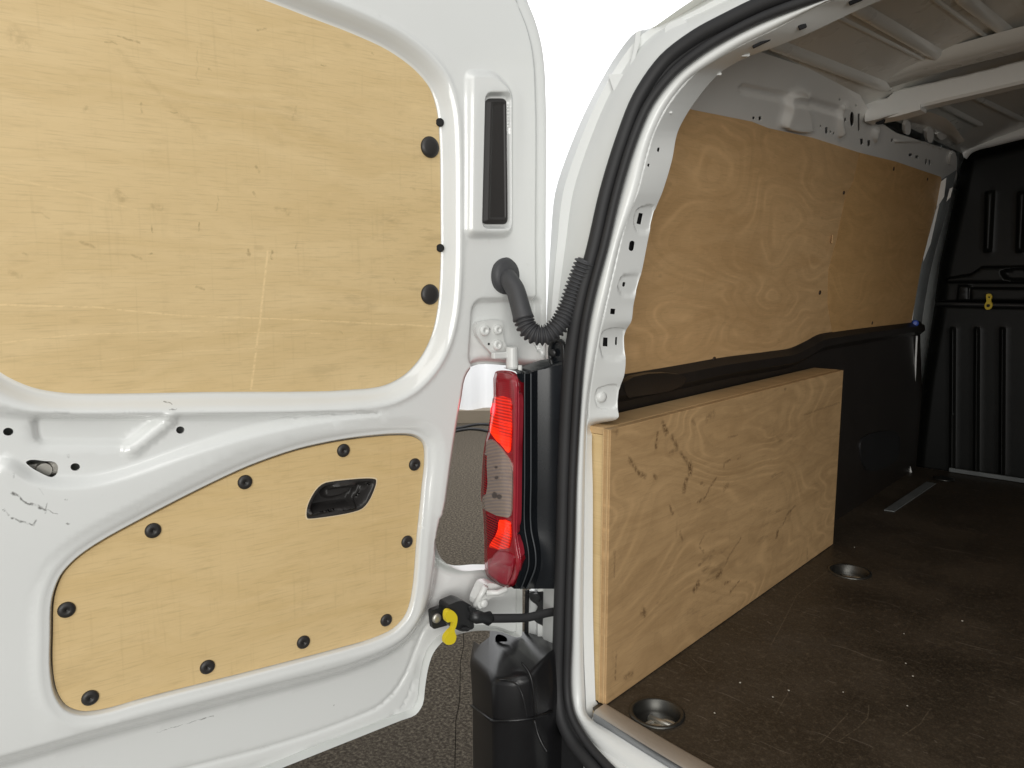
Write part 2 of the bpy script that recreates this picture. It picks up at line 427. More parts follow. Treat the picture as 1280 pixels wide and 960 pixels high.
M['shade_black'] = simple('cavity_shade', (0.008, 0.008, 0.009), 0.8)  # flat black, stands in for the shade inside holes, slots and gaps
M['steel'] = simple('worn_zinc_steel', (0.66, 0.64, 0.58), 0.42, 0.8, var=0.3, bump=(80, 0.15, 0.001))
M['alu'] = simple('brushed_aluminium', (0.42, 0.43, 0.45), 0.38, 1.0, var=0.15)
M['yellow'] = simple('yellow_plastic', (0.78, 0.62, 0.02), 0.42, var=0.06)
M['yellow_dull'] = simple('dull_yellow_plastic', (0.62, 0.45, 0.03), 0.5, var=0.1)
M['hinge'] = simple('white_painted_steel', (0.74, 0.75, 0.73), 0.35, coat=0.2, var=0.08)
M['blue'] = simple('blue_plug', (0.05, 0.10, 0.45), 0.4)
M['foam'] = simple('grey_seam_sealer', (0.16, 0.17, 0.17), 0.6, var=0.5, bump=(70, 0.4, 0.003))
M['tyre'] = simple('tyre_rubber', (0.02, 0.02, 0.02), 0.7)

# ================================================================== THE PLACE: carpet and white backdrop
def carpet_mat():
    t = NT('speckled_carpet'); v = t.n('ShaderNodeTexCoord').outputs['Object']
    a = t.noise(v, 95, 3, 0.65); b = t.noise(v, 260, 2, 0.6); g = t.noise(v, 1.3, 4, 0.5)
    c = t.ramp(a, [(0.32, (0.022, 0.018, 0.013)), (0.50, (0.070, 0.058, 0.044)), (0.68, (0.15, 0.13, 0.10))])
    c = t.mix(t.rng(b, 0.55, 0.72), c, (0.03, 0.026, 0.023)); c = t.mix(t.math('MULTIPLY', t.rng(g, 0.4, 0.7), 0.25), c, (0.055, 0.046, 0.036))
    t.p(Base_Color=c, Roughness=0.95, Specular_IOR_Level=0.1); t.bump(a, 0.35, 0.003); return t.m
M['carpet'] = carpet_mat()
def flat(name, x0, x1, y0, y1, z, mat, **kw):
    return build(name, [(x0, y0, z), (x1, y0, z), (x1, y1, z), (x0, y1, z)], [(0, 1, 2, 3)], mat, None, False, **kw)
flat('floor', -14, 14, -12, 14, -Z0, M['carpet'], kind='structure', label='brown grey speckled carpet floor under the van')
M['seamline'] = simple('carpet_seam', (0.010, 0.008, 0.006), 0.95, spec=0.05)
sa, sb = z_((579, 797), -Z0), z_((566, 975), -Z0); sd = (sb-sa)/np.linalg.norm(sb-sa)
sp = [sa-sd*0.05+np.array([0.006*math.sin(2.1*k), 0.0, 0.0]) + sd*k*0.12 for k in range(16)]
tube('carpet_seam', sp, 0.0014, M['seamline'], None, 6, kind='structure', label='dark joint line between two lengths of carpet')
# backdrop: hung white cloth, about seven metres off, square to the view through the door gap
bc = z_((598, 526), -Z0); bd = np.array([bc[0], bc[1], 0]); bd /= np.linalg.norm(bd); bl = np.array([bd[1], -bd[0], 0])
M['cloth'] = simple('white_backdrop_cloth', (0.86, 0.87, 0.88), 0.9, var=0.02, spec=0.1)
V = []; nu, nv = 240, 14
for j in range(nv+1):
    for i in range(nu+1):
        u = -6.0+12.0*i/nu; h = 5.0*j/nv
        q = bc+bl*u+bd*(0.05*math.sin(u*9+0.7*math.sin(u*3.1)+h*0.5)+0.03*math.sin(u*23+h)-0.02*u*u)
        V.append((q[0], q[1], -Z0+0.10+h))
build('backdrop', V, [(j*(nu+1)+i, j*(nu+1)+i+1, (j+1)*(nu+1)+i+1, (j+1)*(nu+1)+i) for j in range(nv) for i in range(nu)], M['cloth'], None, True, kind='structure', label='white hung cloth backdrop behind the van')
M['skirt'] = simple('beige_skirting', (0.20, 0.165, 0.12), 0.6, var=0.1)
pv = []
for i in range(41):
    u = -6.0+0.3*i; q = bc+bl*u-bd*(0.02*u*u)-bd*0.10
    pv.append([q+np.array([0, 0, 0.0]), q+np.array([0, 0, 0.115]), q+bd*0.16+np.array([0, 0, 0.115])])
pv = np.array(pv); loft('skirting', [pv[:, 0], pv[:, 1], pv[:, 2]], M['skirt'], None, smooth=False, kind='structure', label='beige skirting board along the foot of the backdrop')
for k, (ys, am) in enumerate(((533, 0.010), (539, 0.02))):
    cp = [z_((540+12*i, ys+3*math.sin(i*0.9+k)), -Z0+0.012) for i in range(12)]
    tube('cable', cr(cp, False, 5), 0.012, M['rubber'], None, 8, label=('straight black cable lying on carpet beside the beige skirting', 'slack black cable lying on carpet, second from the beige skirting')[k], cat='cable')
    bpy.data.objects['cable' if k == 0 else 'cable.001']['group'] = 'cables along the backdrop'

# ================================================================== THE VAN
van = bpy.data.objects.new('van', None); COL.objects.link(van); van.location = (0, 2.2, 0); ORG['van'] = Vector((0, 2.2, 0))
van['label'] = 'white panel van with its rear door open and plywood lined cargo bay'; van['category'] = 'van'

def lean(y): return 0.10*np.clip((400-np.asarray(y, float))/400, 0, 1.3)**1.3     # opening leans forward towards the roof
def rail(px, dY=0.0, Y=1.0, n=5):
    p = cr(px, False, n); return ONY(p, Y+dY+lean(p[:, 1]))

# ---- rails round the left half of the opening, bottom to top
seal_out = [(748, 985), (727, 955), (705, 927), (694, 900), (691, 870), (692, 795), (694, 740), (696, 680), (698, 600), (701, 515), (705, 460), (712, 405), (721, 362), (735, 307), (750, 240), (770, 175), (792, 117), (825, 67), (865, 37), (905, 17), (940, 0), (1000, -24)]
seal_in = [(800, 985), (772, 962), (740, 927), (720, 895), (714, 870), (715, 795), (716, 740), (718, 680), (720, 600), (725, 515), (729, 460), (736, 405), (745, 362), (760, 307), (776, 240), (794, 180), (815, 133), (846, 96), (884, 66), (922, 43), (960, 25), (1030, 0)]
band_in = [(950, 1022), (855, 967), (770, 917), (734, 893), (731, 867), (729, 800), (729, 740), (730, 680), (731, 610), (734, 515), (741, 460), (751, 405), (761, 362), (775, 303), (796, 240), (812, 178), (832, 134), (860, 99), (893, 76), (928, 55), (963, 38), (1034, 2)]
SYv = np.array([0.95, 0.962, 0.975, 0.985, 0.995]+[1.0]*17)
def rail_v(px, add, n=5, addl=None):
    p = cr(np.c_[np.array(px, float), SYv+add], False, n); return ONY(p[:, :2], p[:, 2]+lean(p[:, 1])), p
R_so, _ = rail_v(seal_out, 0.0); R_si, _ = rail_v(seal_in, 0.0)
def crease(y): return np.interp(y, [450, 535], [0.014, 0.028])
addb = np.array([0.03, 0.03, 0.03, 0.033, 0.03]+[0.028]*17); addb[5:] = [float(crease(p[1])) for p in band_in[5:]]
R_bi, p_bi = rail_v(band_in, addb)
ctr = [np.array([-0.25, 1.115, 1.135]), np.array([0, 1.12, 1.14])]
def to_center(R, dz, dy=0.0):
    e = R[-1]; k = [np.array([-0.22, e[1]+0.006, e[2]+0.012+dz]), np.array([0.0, e[1]+0.008, e[2]+0.016+dz])]
    return np.vstack([R, cr([R[-1]]+k, False, 6)[1:]])
def mirror(R): return np.vstack([R, (R[::-1]*np.array([-1, 1, 1]))[1:]])
def sill(R, z):   # carry a rail along the sill to the centre line
    e = R[0]; return np.vstack([[np.array([0, 0.90, e[2]-0.008]), np.array([-0.2, 0.905, e[2]-0.006]), np.array([-0.36, 0.918, e[2]-0.003])], R])
R_so, R_si, R_bi = [sill(to_center(R, 0), 0) for R in (R_so, R_si, R_bi)]
mid = lambda A, B, t: A+(B-A)*t
toward = lambda R, d: R+(C-R)/np.linalg.norm(C-R, axis=1)[:, None]*d
# weather seal: fat bulb outside, thinner lip inside, dark groove between
wdt = np.linalg.norm(R_si-R_so, axis=1)
def full(R): 
    return mirror(R)
def seal_bulb(name, t, rf, lift):
    c = toward(mid(R_so, R_si, t), lift); c = full(c); w = np.clip(np.concatenate([wdt, wdt[::-1][1:]]), 0.02, 0.036)
    return tube_vf(c, w*rf, 14)
sv = merge([seal_bulb('b', 0.30, 0.31, 0.006), seal_bulb('l', 0.80, 0.19, 0.004), seal_bulb('g', 0.57, 0.17, -0.006)])
build('weather_seal', sv[0], sv[1], M['rubber'], van, True, label='black rubber seal round the rear opening')

# ---- white jamb between the body corner and the seal
body_out = [(660, 985), (662, 955), (664, 927), (666, 900), (667, 870), (668, 795), (668, 740), (669, 680), (671, 600), (676, 515), (680, 460), (683, 405), (685, 362), (688, 307), (694, 240), (716, 175), (741, 120), (772, 67), (795, 40), (812, 35), (847, 19), (905, -14)]
R_bo, _ = rail_v(body_out, 0.062)
gut = [tuple(np.array(a)*f+np.array(b)*(1-f)) for a, b, f in zip(body_out, seal_out, [0.5]*14+[0.42, 0.38, 0.34, 0.30, 0.30, 0.35, 0.4, 0.5])]
R_g1, _ = rail_v([tuple(np.array(a)*0.82+np.array(b)*0.18) for a, b in zip(body_out, seal_out)], 0.040)
R_g2, _ = rail_v([tuple(np.array(a)*0.60+np.array(b)*0.40) for a, b in zip(body_out, seal_out)], 0.044)
R_g3, _ = rail_v([tuple(np.array(a)*0.50+np.array(b)*0.50) for a, b in zip(body_out, seal_out)], 0.030)
R_bo, R_g1, R_g2, R_g3 = [to_center(R, dz) for R, dz in ((R_bo, 0.08), (R_g1, 0.06), (R_g2, 0.05), (R_g3, 0.03))]
R_so2 = R_so[3:]
k0 = 21
bb = R_bo+np.array([-0.004, 0.02, 0.0])
jr = [mirror(R[k0:]) for R in (bb, R_bo, R_g1, R_g2, R_g3, R_so2+np.array([0, 0.012, 0]))]
jo = loft('door_jamb', jr, M['jamb'], van, False, True)
jo.data.set_sharp_from_angle(angle=math.radians(28))
# stamped step on the upper jamb corner
tri = [(758, 92), (781, 92), (776, 106), (768, 120)]
a3 = [y_(p, 1.034+lean(p[1])) for p in [(760, 93), (783, 92), (776, 108), (770, 122)]]
build('jamb_gusset', *prism_vf(a3, C-a3[0], 0.010), M['jamb'], van, False)
a3 = [y_(p, 1.028+lean(p[1])) for p in cr([(832, 33), (852, 24), (858, 27), (858, 36), (840, 52), (832, 47)], True, 4)]
build('jamb_gusset', *prism_vf(a3, C-a3[0], 0.008), M['jamb'], van, False)
a3 = [y_(p, 1.03+lean(p[1])) for p in [(795, 40), (801, 38), (800, 52), (789, 90), (786, 88), (792, 62)]]
build('jamb_gusset', *prism_vf(a3, C-a3[0], 0.010), M['jamb'], van, False)

# ---- rounded white band inside the seal, then the pillar flange running in to the plywood
R_m = toward(mid(R_si, R_bi, 0.40), 0.006)
R_m2 = toward(mid(R_si, R_bi, 0.80), 0.005)
bs = [mirror(R) for R in (mid(R_so, R_si, 0.45)+np.array([0, 0.022, 0]), mid(R_so, R_si, 0.8)+np.array([0, 0.012, 0]), R_m, R_m2, R_bi)]
loft('opening_frame', bs, M['jamb'], van, False, True)
def Xply(z): return -0.82+0.11*(z-0.55)
PLN = np.array([1, 0, -0.11]); PLP = np.array([-0.82, 0, 0.55])
def ONPLY(p, d=0.0): return ONP(p, PLP+np.array([d, 0, 0]), PLN)
fl_out = [(746, 925), (742, 800), (741, 740), (741, 680), (741, 610), (740, 545), (741, 533), (773, 522), (772, 510), (775, 484), (780, 470), (782, 455), (782, 414), (789, 402), (792, 380), (802, 340), (812, 290), (819, 262), (828, 240), (840, 200), (847, 165), (866, 131), (900, 91), (935, 71), (968, 59), (1012, 41), (1078, 10), (1110, -3)]
fl_in = [(733, 905), (729, 800), (729, 740), (730, 680), (731, 610), (733, 545), (733.5, 533), (734, 522), (734.5, 510), (737, 484), (739, 470), (741.5, 455), (749, 414), (752, 402), (757, 380), (766, 340), (778, 290), (787, 262), (796, 240), (806, 200), (817, 165), (835, 131), (869, 91), (903, 69), (928, 55), (963, 38), (1015, 10), (1034, 2)]
flo = cr(fl_out, False, 6); fli = cr(fl_in, False, 6)
B3 = ONY(flo, np.interp(flo[:, 1], [525, 545], [1.082, 1.044])+lean(flo[:, 1]))
A3 = ONY(fli, 1.0+crease(fli[:, 1])+lean(fli[:, 1]))
ncut = len(flo)
PXA, PXB = fli, flo
LV, LU = 1.3, 0.20
vv = np.linspace(0, LV, ncut)
def fl_base(q):
    i = np.clip(q[:, 1], 0, LV)
    a = np.stack([np.interp(i, vv, A3[:, k]) for k in range(3)], 1); b = np.stack([np.interp(i, vv, B3[:, k]) for k in range(3)], 1)
    return a+(b-a)*(q[:, :1]/LU)
def fl_px(q):
    i = np.clip(q[:, 1], 0, LV)
    a = np.stack([np.interp(i, vv, PXA[:, k]) for k in range(2)], 1); b = np.stack([np.interp(i, vv, PXB[:, k]) for k in range(2)], 1)
    return a+(b-a)*(q[:, :1]/LU)
gu, gv = np.meshgrid(np.linspace(0, LU, 60), np.linspace(0, LV, 900)); GQ = np.c_[gu.ravel(), gv.ravel()]
GP = PROJ(fl_base(GQ))
def fl_inv(px): return np.array([GQ[np.argmin(((GP-p)**2).sum(1))] for p in np.asarray(px, float)])
def fl_hole(cx, cy, w, h, r, rot):
    out = rrect(cx, cy, w, h, r, 3, rot); c0 = fl_inv([(cx, cy)])[0]
    e = 0.004; J = (PROJ(fl_base(np.array([c0+[e, 0], c0-[e, 0], c0+[0, e], c0-[0, e]]))))
    Jm = np.stack([(J[0]-J[1])/(2*e), (J[2]-J[3])/(2*e)], 1)
    return c0+np.linalg.solve(Jm, (out-np.array([cx, cy])).T).T
fholes = [fl_hole(802, 274, 6, 14, 0.8, 0.22), fl_hole(790, 308, 7, 13, 3.2, 0.15), fl_hole(782, 356, 4, 6, 1.6, 0.15), fl_hole(766, 389, 6.5, 7, 0.8, 0.1),
          fl_hole(759, 428, 6.5, 11, 0.6, 0.05), fl_hole(772.5, 427, 3, 10, 1.2, 0.05), fl_hole(823, 187.5, 3.6, 5.5, 1.5, 0.2), fl_hole(811, 206, 3.2, 4, 1.4, 0.2)]
pads = [np.array([(r[0], r[1]) for r in fl_inv(cr(p, True, 4))]) for p in (
    [(797, 262), (817, 258), (812, 288), (797, 289), (793, 276)], [(778, 346), (799, 344), (793, 368), (778, 368), (773, 358)],
    [(755, 414), (781, 412), (781, 446), (756, 447), (750, 430)], [(748, 486), (772, 482), (771, 509), (749, 510), (744, 497)])]
def fl_pos(q):
    b = fl_base(q); e = 0.002
    n = np.cross(fl_base(q+[e, 0])-fl_base(q-[e, 0]), fl_base(q+[0, e])-fl_base(q-[0, e])); n /= np.linalg.norm(n, axis=1)[:, None]+1e-12
    s = np.sign(((C-b)*n).sum(1)); n *= s[:, None]
    h = np.zeros(len(q))
    for p in pads: h -= 0.0035*(1-S(sdf(q, p), -0.004, 0.004))
    h -= 0.02*np.clip(q[:, 0]/LU-0.5, 0, 1)*0+0.012*S(-q[:, 0], -0.012, 0.0)
    return b+n*h[:, None]
sheet('pillar_flange', [(0, 0.0), (LU, 0.0), (LU, LV), (0, LV)], fholes, 0.006, fl_pos, M['jamb'], van, 0.0015)
cav = np.linspace(0, 1, 80); ci = (cav*(ncut-1)).astype(int)
away = lambda P: P+(P-C)/np.linalg.norm(P-C, axis=1)[:, None]*0.022
loft('pillar_shade_backing', [away(A3[ci]), away(B3[ci]+(A3[ci]-B3[ci])*0.10)], M['shade_black'], van)  # black sheet added behind the flange so its holes read as shaded
sc = fl_inv([(753, 497)])[0]; q = fl_pos(np.array([sc])); nq = C-q[0]
build('screw_head', *lathe_vf(q[0], (0.9, -0.45, 0), [(0.010, -0.002), (0.010, 0.002), (0.006, 0.005), (0.003, 0.0055)], 14), M['hinge'], van, True)
# small clips and slots under the rear header
for px, w, h in (((908, 103), 6, 3), ((932, 69), 9, 3.2), ((838, 141), 4, 2.5)):
    q = fl_pos(fl_inv([px]))[0]; build('spot_weld_clip', *box_vf(q, rt, up, -fw, w/700, h/700, 0.004, 0.001), M['hinge'], van, False)
for px, w, h, r in (((952, 54), 20, 3.2, -0.45), ((1003, 33), 8, 5, -0.4), ((1070, 1), 14, 4, -0.4)):
    q = fl_pos(fl_inv([px]))[0]+(C-fl_pos(fl_inv([px]))[0])*0.004
    u_ = rt*math.cos(r)-up*math.sin(r); u_ = rt*math.cos(-r)+up*math.sin(-r)
    build('frame_slot', *box_vf(q, u_, np.cross(-fw, u_), -fw, w/720, h/720, 0.004, 0.001), M['shade_black'], van, False)

# ---- outer shell: follows the jamb corner, swells to full section just ahead of it
sec0 = mirror(bb[k0:]); 
def grow(P, k, Y):
    Q = P.copy(); Q[:, 1] = np.maximum(Q[:, 1], Y)
    zz = Q[:, 2]; Q[:, 0] *= 1+0.06*k*np.clip((zz-0.85)/0.3, 0, 1)*np.clip(np.abs(P[:, 0])/0.5, 0, 1); Q[:, 2] += k*0.14*np.clip((zz-0.8)/0.35, 0, 1); return Q
secs = [sec0, grow(sec0, 0.10, 1.20), grow(sec0, 0.55, 1.40), grow(sec0, 1.0, 1.65), grow(sec0, 1.05, 2.2), grow(sec0, 1.05, 3.46)]
lowl = lambda Sx: np.vstack([[Sx[0]*np.array([1, 1, 0])+np.array([0.01, 0, -0.28])], Sx, [Sx[-1]*np.array([1, 1, 0])+np.array([-0.01, 0, -0.28])]])
secs = [lowl(s) for s in secs]
R = np.array(secs); m_, n_ = R.shape[:2]
shf = [(i*n_+j, (i+1)*n_+j, (i+1)*n_+j+1, i*n_+j+1) for i in range(m_-1) for j in range(n_-1)]+[tuple((m_-1)*n_+j for j in range(n_))]
build('body_shell', R.reshape(-1, 3), shf, M['jamb'], van, True)
box('underbody', (-0.84, 1.0, -0.30), (0.84, 3.44, -0.06), M['shade_black'], van)
for sx in (-1, 1):
    for Yw in (1.95,):
        wv = merge([lathe_vf((sx*0.76, Yw, -Z0+0.268), (sx, 0, 0), [(0.17, -0.07), (0.235, -0.075), (0.262, -0.06), (0.268, -0.03), (0.268, 0.03), (0.262, 0.06), (0.235, 0.075), (0.17, 0.07), (0.15, 0.04)], 40)])
        w = build('wheel', wv[0], wv[1], M['tyre'], van, True)
        hv = lathe_vf((sx*0.76, Yw, -Z0+0.268), (sx, 0, 0), [(0.165, 0.03), (0.165, 0.068), (0.14, 0.06), (0.05, 0.06), (0.03, 0.08)], 30)
        build('rim', hv[0], hv[1], M['alu'], w, True)

# ================================================================== cargo bay
# ---- floor
ringpx = [(821, 892, 0.042), (1062, 715, 0.046)]
rings = [z_((x, y), 0) for x, y, r in ringpx]
rear = cr([(-0.735, 1.028), (-0.72, 1.018), (-0.62, 1.0), (-0.53, 0.988), (-0.35, 0.968), (0, 0.955), (0.35, 0.968), (0.53, 0.988), (0.735, 1.028)], False, 6)
fl = np.vstack([[(-0.735, 1.07), ], rear, [(0.735, 1.07), (0.80, 1.16), (0.80, 3.29), (-0.80, 3.29), (-0.80, 1.16)]])
def floor_mat():
    t = NT('phenolic_ply_floor'); u = t.uv()
    a = t.noise(t.uv(1, 1), 4.5, 5, 0.6); b = t.noise(t.uv(220, 220), 1.0, 3, 0.7); w = t.noise(t.uv(10, 90, 0, 0, 0.35), 1.0, 4, 0.6)
    c = t.mix(t.rng(a, 0.3, 0.75), (0.030, 0.0225, 0.0150), (0.072, 0.054, 0.036))
    g2 = t.noise(t.uv(1, 1, 3, 5), 75, 4, 0.7); c = t.mix(t.math('MULTIPLY', t.rng(g2, 0.50, 0.72), 0.5), c, (0.15, 0.118, 0.082)); c = t.mix(t.math('MULTIPLY', t.rng(g2, 0.30, 0.46, 1.0, 0.0), 0.45), c, (0.022, 0.016, 0.011))
    c = t.mix(t.math('MULTIPLY', t.rng(b, 0.45, 0.72), 0.35), c, (0.16, 0.125, 0.085)); c = t.mix(t.math('MULTIPLY', t.rng(w, 0.55, 0.75), 0.25), c, (0.09, 0.07, 0.055))
    acc = None
    for k, (rot, sx, sy, th) in enumerate(((0.5, 1.6, 75, 0.705), (1.1, 1.3, 60, 0.71), (-0.3, 1.8, 85, 0.715), (2.2, 1.5, 65, 0.71), (0.9, 2.6, 120, 0.70), (2.6, 2.4, 110, 0.70))):
        wv = t.vmath('ADD', t.uv(sx, sy, 3.3*k, 1.7*k, rot), t.vmath('SCALE', (0.0, 1.0, 0.0), sc=t.math('MULTIPLY', t.noise(u, 2.3+k, 2, 0.5), 14.0)))
        m = t.rng(t.noise(wv, 1.0, 2, 0.5), th, th+0.03); acc = m if acc is None else t.math('MAXIMUM', acc, m)
    c = t.mix(t.math('MULTIPLY', acc, 0.45), c, (0.20, 0.165, 0.13))
    def S_(*p):
        q = [z_(v, 0)[:2] for v in p]; return [(float(q[i][0]), float(q[i][1]), float(q[i+1][0]), float(q[i+1][1]), 0.0012, 0.55) for i in range(len(q)-1)]
    sg = S_((1047, 927), (1072, 910), (1085, 897), (1086, 882))+S_((1128, 920), (1150, 905), (1163, 886))+S_((964, 806), (982, 772), (996, 744), (1034, 714))+S_((1025, 930), (1060, 892))+S_((970, 892), (985, 866))+S_((864, 822), (878, 834), (884, 841))
    c = t.mix(t.segs(u, sg, 0.0006, 40), c, (0.19, 0.15, 0.105))
    c = t.mix(t.math('MULTIPLY', t.rng(t.noise(t.uv(1, 1, 7, 3), 2.4, 6, 0.7), 0.55, 0.75), 0.35), c, (0.085, 0.075, 0.065))
    t.p(Base_Color=c, Roughness=t.rng(a, 0.3, 0.7, 0.42, 0.6), Specular_IOR_Level=0.4); t.bump(b, 0.25, 0.001); return t.m
M['floor'] = floor_mat()
floor = sheet('cargo_floor', fl, [ell(r[0], r[1], q[2], q[2], 28) for r, q in zip(rings, ringpx)], 0.03, lambda q: np.c_[q, np.zeros(len(q))], M['floor'], van, 0.003, uvaxes=(0, 1), label='scratched dark brown coated plywood load floor')
M['plyedge'] = simple('plywood_edge', (0.62, 0.46, 0.26), 0.6, var=0.15)
e0 = np.vstack([[(-0.735, 1.07)], rear, [(0.735, 1.07)]]); e3 = np.c_[e0, np.zeros(len(e0))]
loft('floor_edge', [e3+np.array([0, 0, -0.0032]), e3+np.array([0, 0, -0.016])], M['plyedge'], floor)
for r, (px, py, rad) in zip(rings, ringpx):
    prof_out = [(rad+0.006, 0.0005), (rad+0.006, 0.003), (rad+0.001, 0.004), (rad-0.002, 0.002), (rad-0.004, -0.018), (rad-0.010, -0.030), (0.004, -0.033)]
    V_, F_ = lathe_vf(r, (0, 0, 1), prof_out, 36)
    cup = build('tie_down_cup', V_, F_[:-1], M['cupm'] if 'cupm' in M else M.setdefault('cupm', simple('dark_zinc_cup', (0.10, 0.098, 0.09), 0.38, 0.85, var=0.5)), floor, True)
    a = np.linspace(0, 2*math.pi, 33); rr = rad*0.64
    pth = np.stack([r[0]+0.010+rr*np.cos(a), r[1]-0.004+rr*0.92*np.sin(a), -0.021+0.005*np.cos(a)], 1)
    build('tie_down_ring', *merge([tube_vf(pth, 0.0046, 10), lathe_vf(r+np.array([0.008, -0.010, -0.028]), (0, 0, 1), [(0.025, -0.003), (0.024, 0.004), (0.015, 0.007), (0.009, 0.004), (0.002, 0.004)], 24),
          tube_vf([r+np.array([-0.022, 0.012, -0.022]), r+np.array([0.03, 0.012, -0.020])], 0.006, 8)]), M['steel'], floor, True)
# sill trim strip along the rear edge
tr = cr([(-0.722, 1.015), (-0.62, 0.998), (-0.53, 0.985), (-0.35, 0.965), (0, 0.952), (0.35, 0.965), (0.53, 0.985), (0.722, 1.015)], False, 8)
t3 = np.c_[tr, np.full(len(tr), 0.0035)]
M['trimstrip'] = simple('worn_strip_beige_reflection', (0.50, 0.455, 0.40), 0.42, 0.55, var=0.18, bump=(90, 0.15, 0.001))  # beige reflection on the aluminium put into the base colour
offs = [(0.034, -0.003), (0.033, 0.0005), (0.029, 0.002), (0.002, 0.0018), (-0.003, -0.001), (-0.004, -0.014), (0.004, -0.020)]
loft('sill_trim', [t3+np.array([0, a, b]) for a, b in offs[:5]], M['trimstrip'], van, False, True, label='worn metal strip along the rear floor edge')
loft('sill_trim_edge', [t3+np.array([0, a, b]) for a, b in offs[4:]], M['alu'], van, False, True)
sl = np.vstack([e3[1:-1]]); 
lowr = np.c_[rear[:, 0], rear[:, 1]-0.015, np.full(len(rear), -0.030)]; lowr2 = np.c_[rear[:, 0]*0.985, rear[:, 1]-0.035, np.full(len(rear), -0.036)]
loft('sill_panel', [sl+np.array([0, 0.05, -0.017]), sl+np.array([0, 0.0, -0.018]), lowr, lowr2, np.c_[rear[:, 0]*0.97, rear[:, 1]-0.055, np.full(len(rear), -0.075)], np.c_[rear[:, 0]*0.97, rear[:, 1]-0.04, np.full(len(rear), -0.16)]], M['jamb'], van)

a3 = ONY(np.array([(722, 862), (734, 862), (741, 874), (748, 884), (750, 915), (722, 915)], float), 1.0435)
build('sill_corner', *prism_vf(a3, (0, -1, 0), 0.004), M['jamb'], van, False)
# ---- plywood lining
def uv_yz(V2, P): return P[:, 1:3]
def mk(pts, fn, w=0.006, a=0.8):
    q = [fn(p) for p in pts]; return [(q[i][0], q[i][1], q[i+1][0], q[i+1][1], w, a) for i in range(len(q)-1)]
fX = lambda p: tuple(float(v) for v in (x_(p, -0.72)[1:]+np.array([0, Z0])))
bx = []
for pts, w, a in (([(829, 530), (833, 541)], 0.007, 0.8), ([(840, 546), (847, 560)], 0.006, 0.6), ([(847, 560), (837, 567)], 0.006, 0.45), ([(851, 567), (861, 580)], 0.005, 0.55), ([(862, 582), (863, 590)], 0.010, 0.85), ([(858, 600), (855, 613)], 0.008, 0.7), ([(822, 541), (820, 559)], 0.0045, 0.7),
                  ([(786, 574), (800, 593), (807, 596)], 0.005, 0.65), ([(818, 594), (820, 597)], 0.005, 0.6), ([(895, 597), (888, 608), (881, 622), (872, 628)], 0.0032, 0.6), ([(910, 606), (905, 612)], 0.006, 0.4), ([(837, 633), (841, 642)], 0.0035, 0.55), ([(905, 586), (905, 579), (913, 575)], 0.0028, 0.5), ([(922, 574), (926, 570)], 0.003, 0.45),
                  ([(994, 632), (984, 643), (979, 655)], 0.0035, 0.55), ([(972, 664), (971, 671)], 0.007, 0.75), ([(926, 673), (911, 695), (906, 707)], 0.0030, 0.5), ([(901, 715), (897, 720)], 0.008, 0.7), ([(873, 729), (868, 737)], 0.008, 0.7), ([(906, 730), (913, 726)], 0.0035, 0.6), ([(924, 727), (912, 741)], 0.0030, 0.6), ([(875, 684), (880, 691)], 0.0035, 0.4), ([(880, 671), (875, 679)], 0.003, 0.4),
                  ([(803, 764), (806, 768)], 0.008, 0.6), ([(782, 846), (790, 842)], 0.007, 0.5), ([(764, 536), (771, 540)], 0.006, 0.45), ([(884, 522), (892, 517)], 0.009, 0.4), ([(866, 526), (868, 529)], 0.006, 0.4), ([(910, 548), (924, 543)], 0.0025, 0.4), ([(1009, 686), (1009, 700)], 0.005, 0.4), ([(1006, 518), (1050, 503)], 0.0025, 0.4), ([(850, 665), (853, 676)], 0.004, 0.4), ([(770, 815), (769, 850)], 0.003, 0.5), ([(768, 690), (768, 720)], 0.003, 0.35)):
    bx += mk(pts, fX, w, a)
bx = [(a, b, c_, d, w*1.1, min(1, al*1.05)) for a, b, c_, d, w, al in bx]
M['boxply'] = plywood('box_plywood', (0.585, 0.385, 0.195), (0.42, 0.265, 0.127), ring=0.36, fleck=0.55, scuff=0.35, marks=bx, markcol=(0.085, 0.045, 0.018), rough=0.5, soil=0.55)
M['boxtop'] = plywood('box_top_plywood', (0.66, 0.46, 0.24), (0.50, 0.33, 0.165), ring=0.0, fleck=0.3, scuff=0.6, rough=0.55, off=(3, 1))
M['boxend'] = plywood('box_end_plywood', (0.74, 0.55, 0.29), (0.62, 0.44, 0.21), ux=1, uy=1, ring=0.0, fleck=0.15, scuff=0.08, off=(5, 2))
M['wallply'] = plywood('lining_plywood', (0.71, 0.465, 0.235), (0.565, 0.35, 0.162), ring=0.34, fleck=0.2, scuff=0.12, rough=0.36, off=(0.7, 0.4))
M['wallply2'] = plywood('forward_lining_plywood', (0.66, 0.405, 0.178), (0.53, 0.31, 0.125), ring=0.2, fleck=0.15, scuff=0.1, off=(8.7, 4.4))
fp = x_((765, 876), -0.72)
Y0, Y1, zt = 1.046, 2.152, 0.497
boxo = box('wheel_arch_box', (-0.80, Y0+0.03, 0.002), (-0.738, Y1-0.012, zt-0.016), M['shade_black'], van, label='plywood box built over the wheel arch')
box('front_panel', (-0.735, Y0, 0.002), (-0.72, Y1, zt-0.001), M['boxply'], boxo, 0.0012, label='scuffed plywood face of the wheel arch box')
box('end_panel', (-0.80, Y0+0.002, 0.002), (-0.7355, Y0+0.017, zt-0.013), M['boxend'], boxo, 0.001)
box('edge_veneer', (-0.7352, Y0-0.0012, 0.003), (-0.7325, Y0-0.0002, zt-0.002), M['boxtop'], boxo)
box('edge_veneer', (-0.7255, Y0-0.0012, 0.003), (-0.7232, Y0-0.0002, zt-0.002), M['boxtop'], boxo)
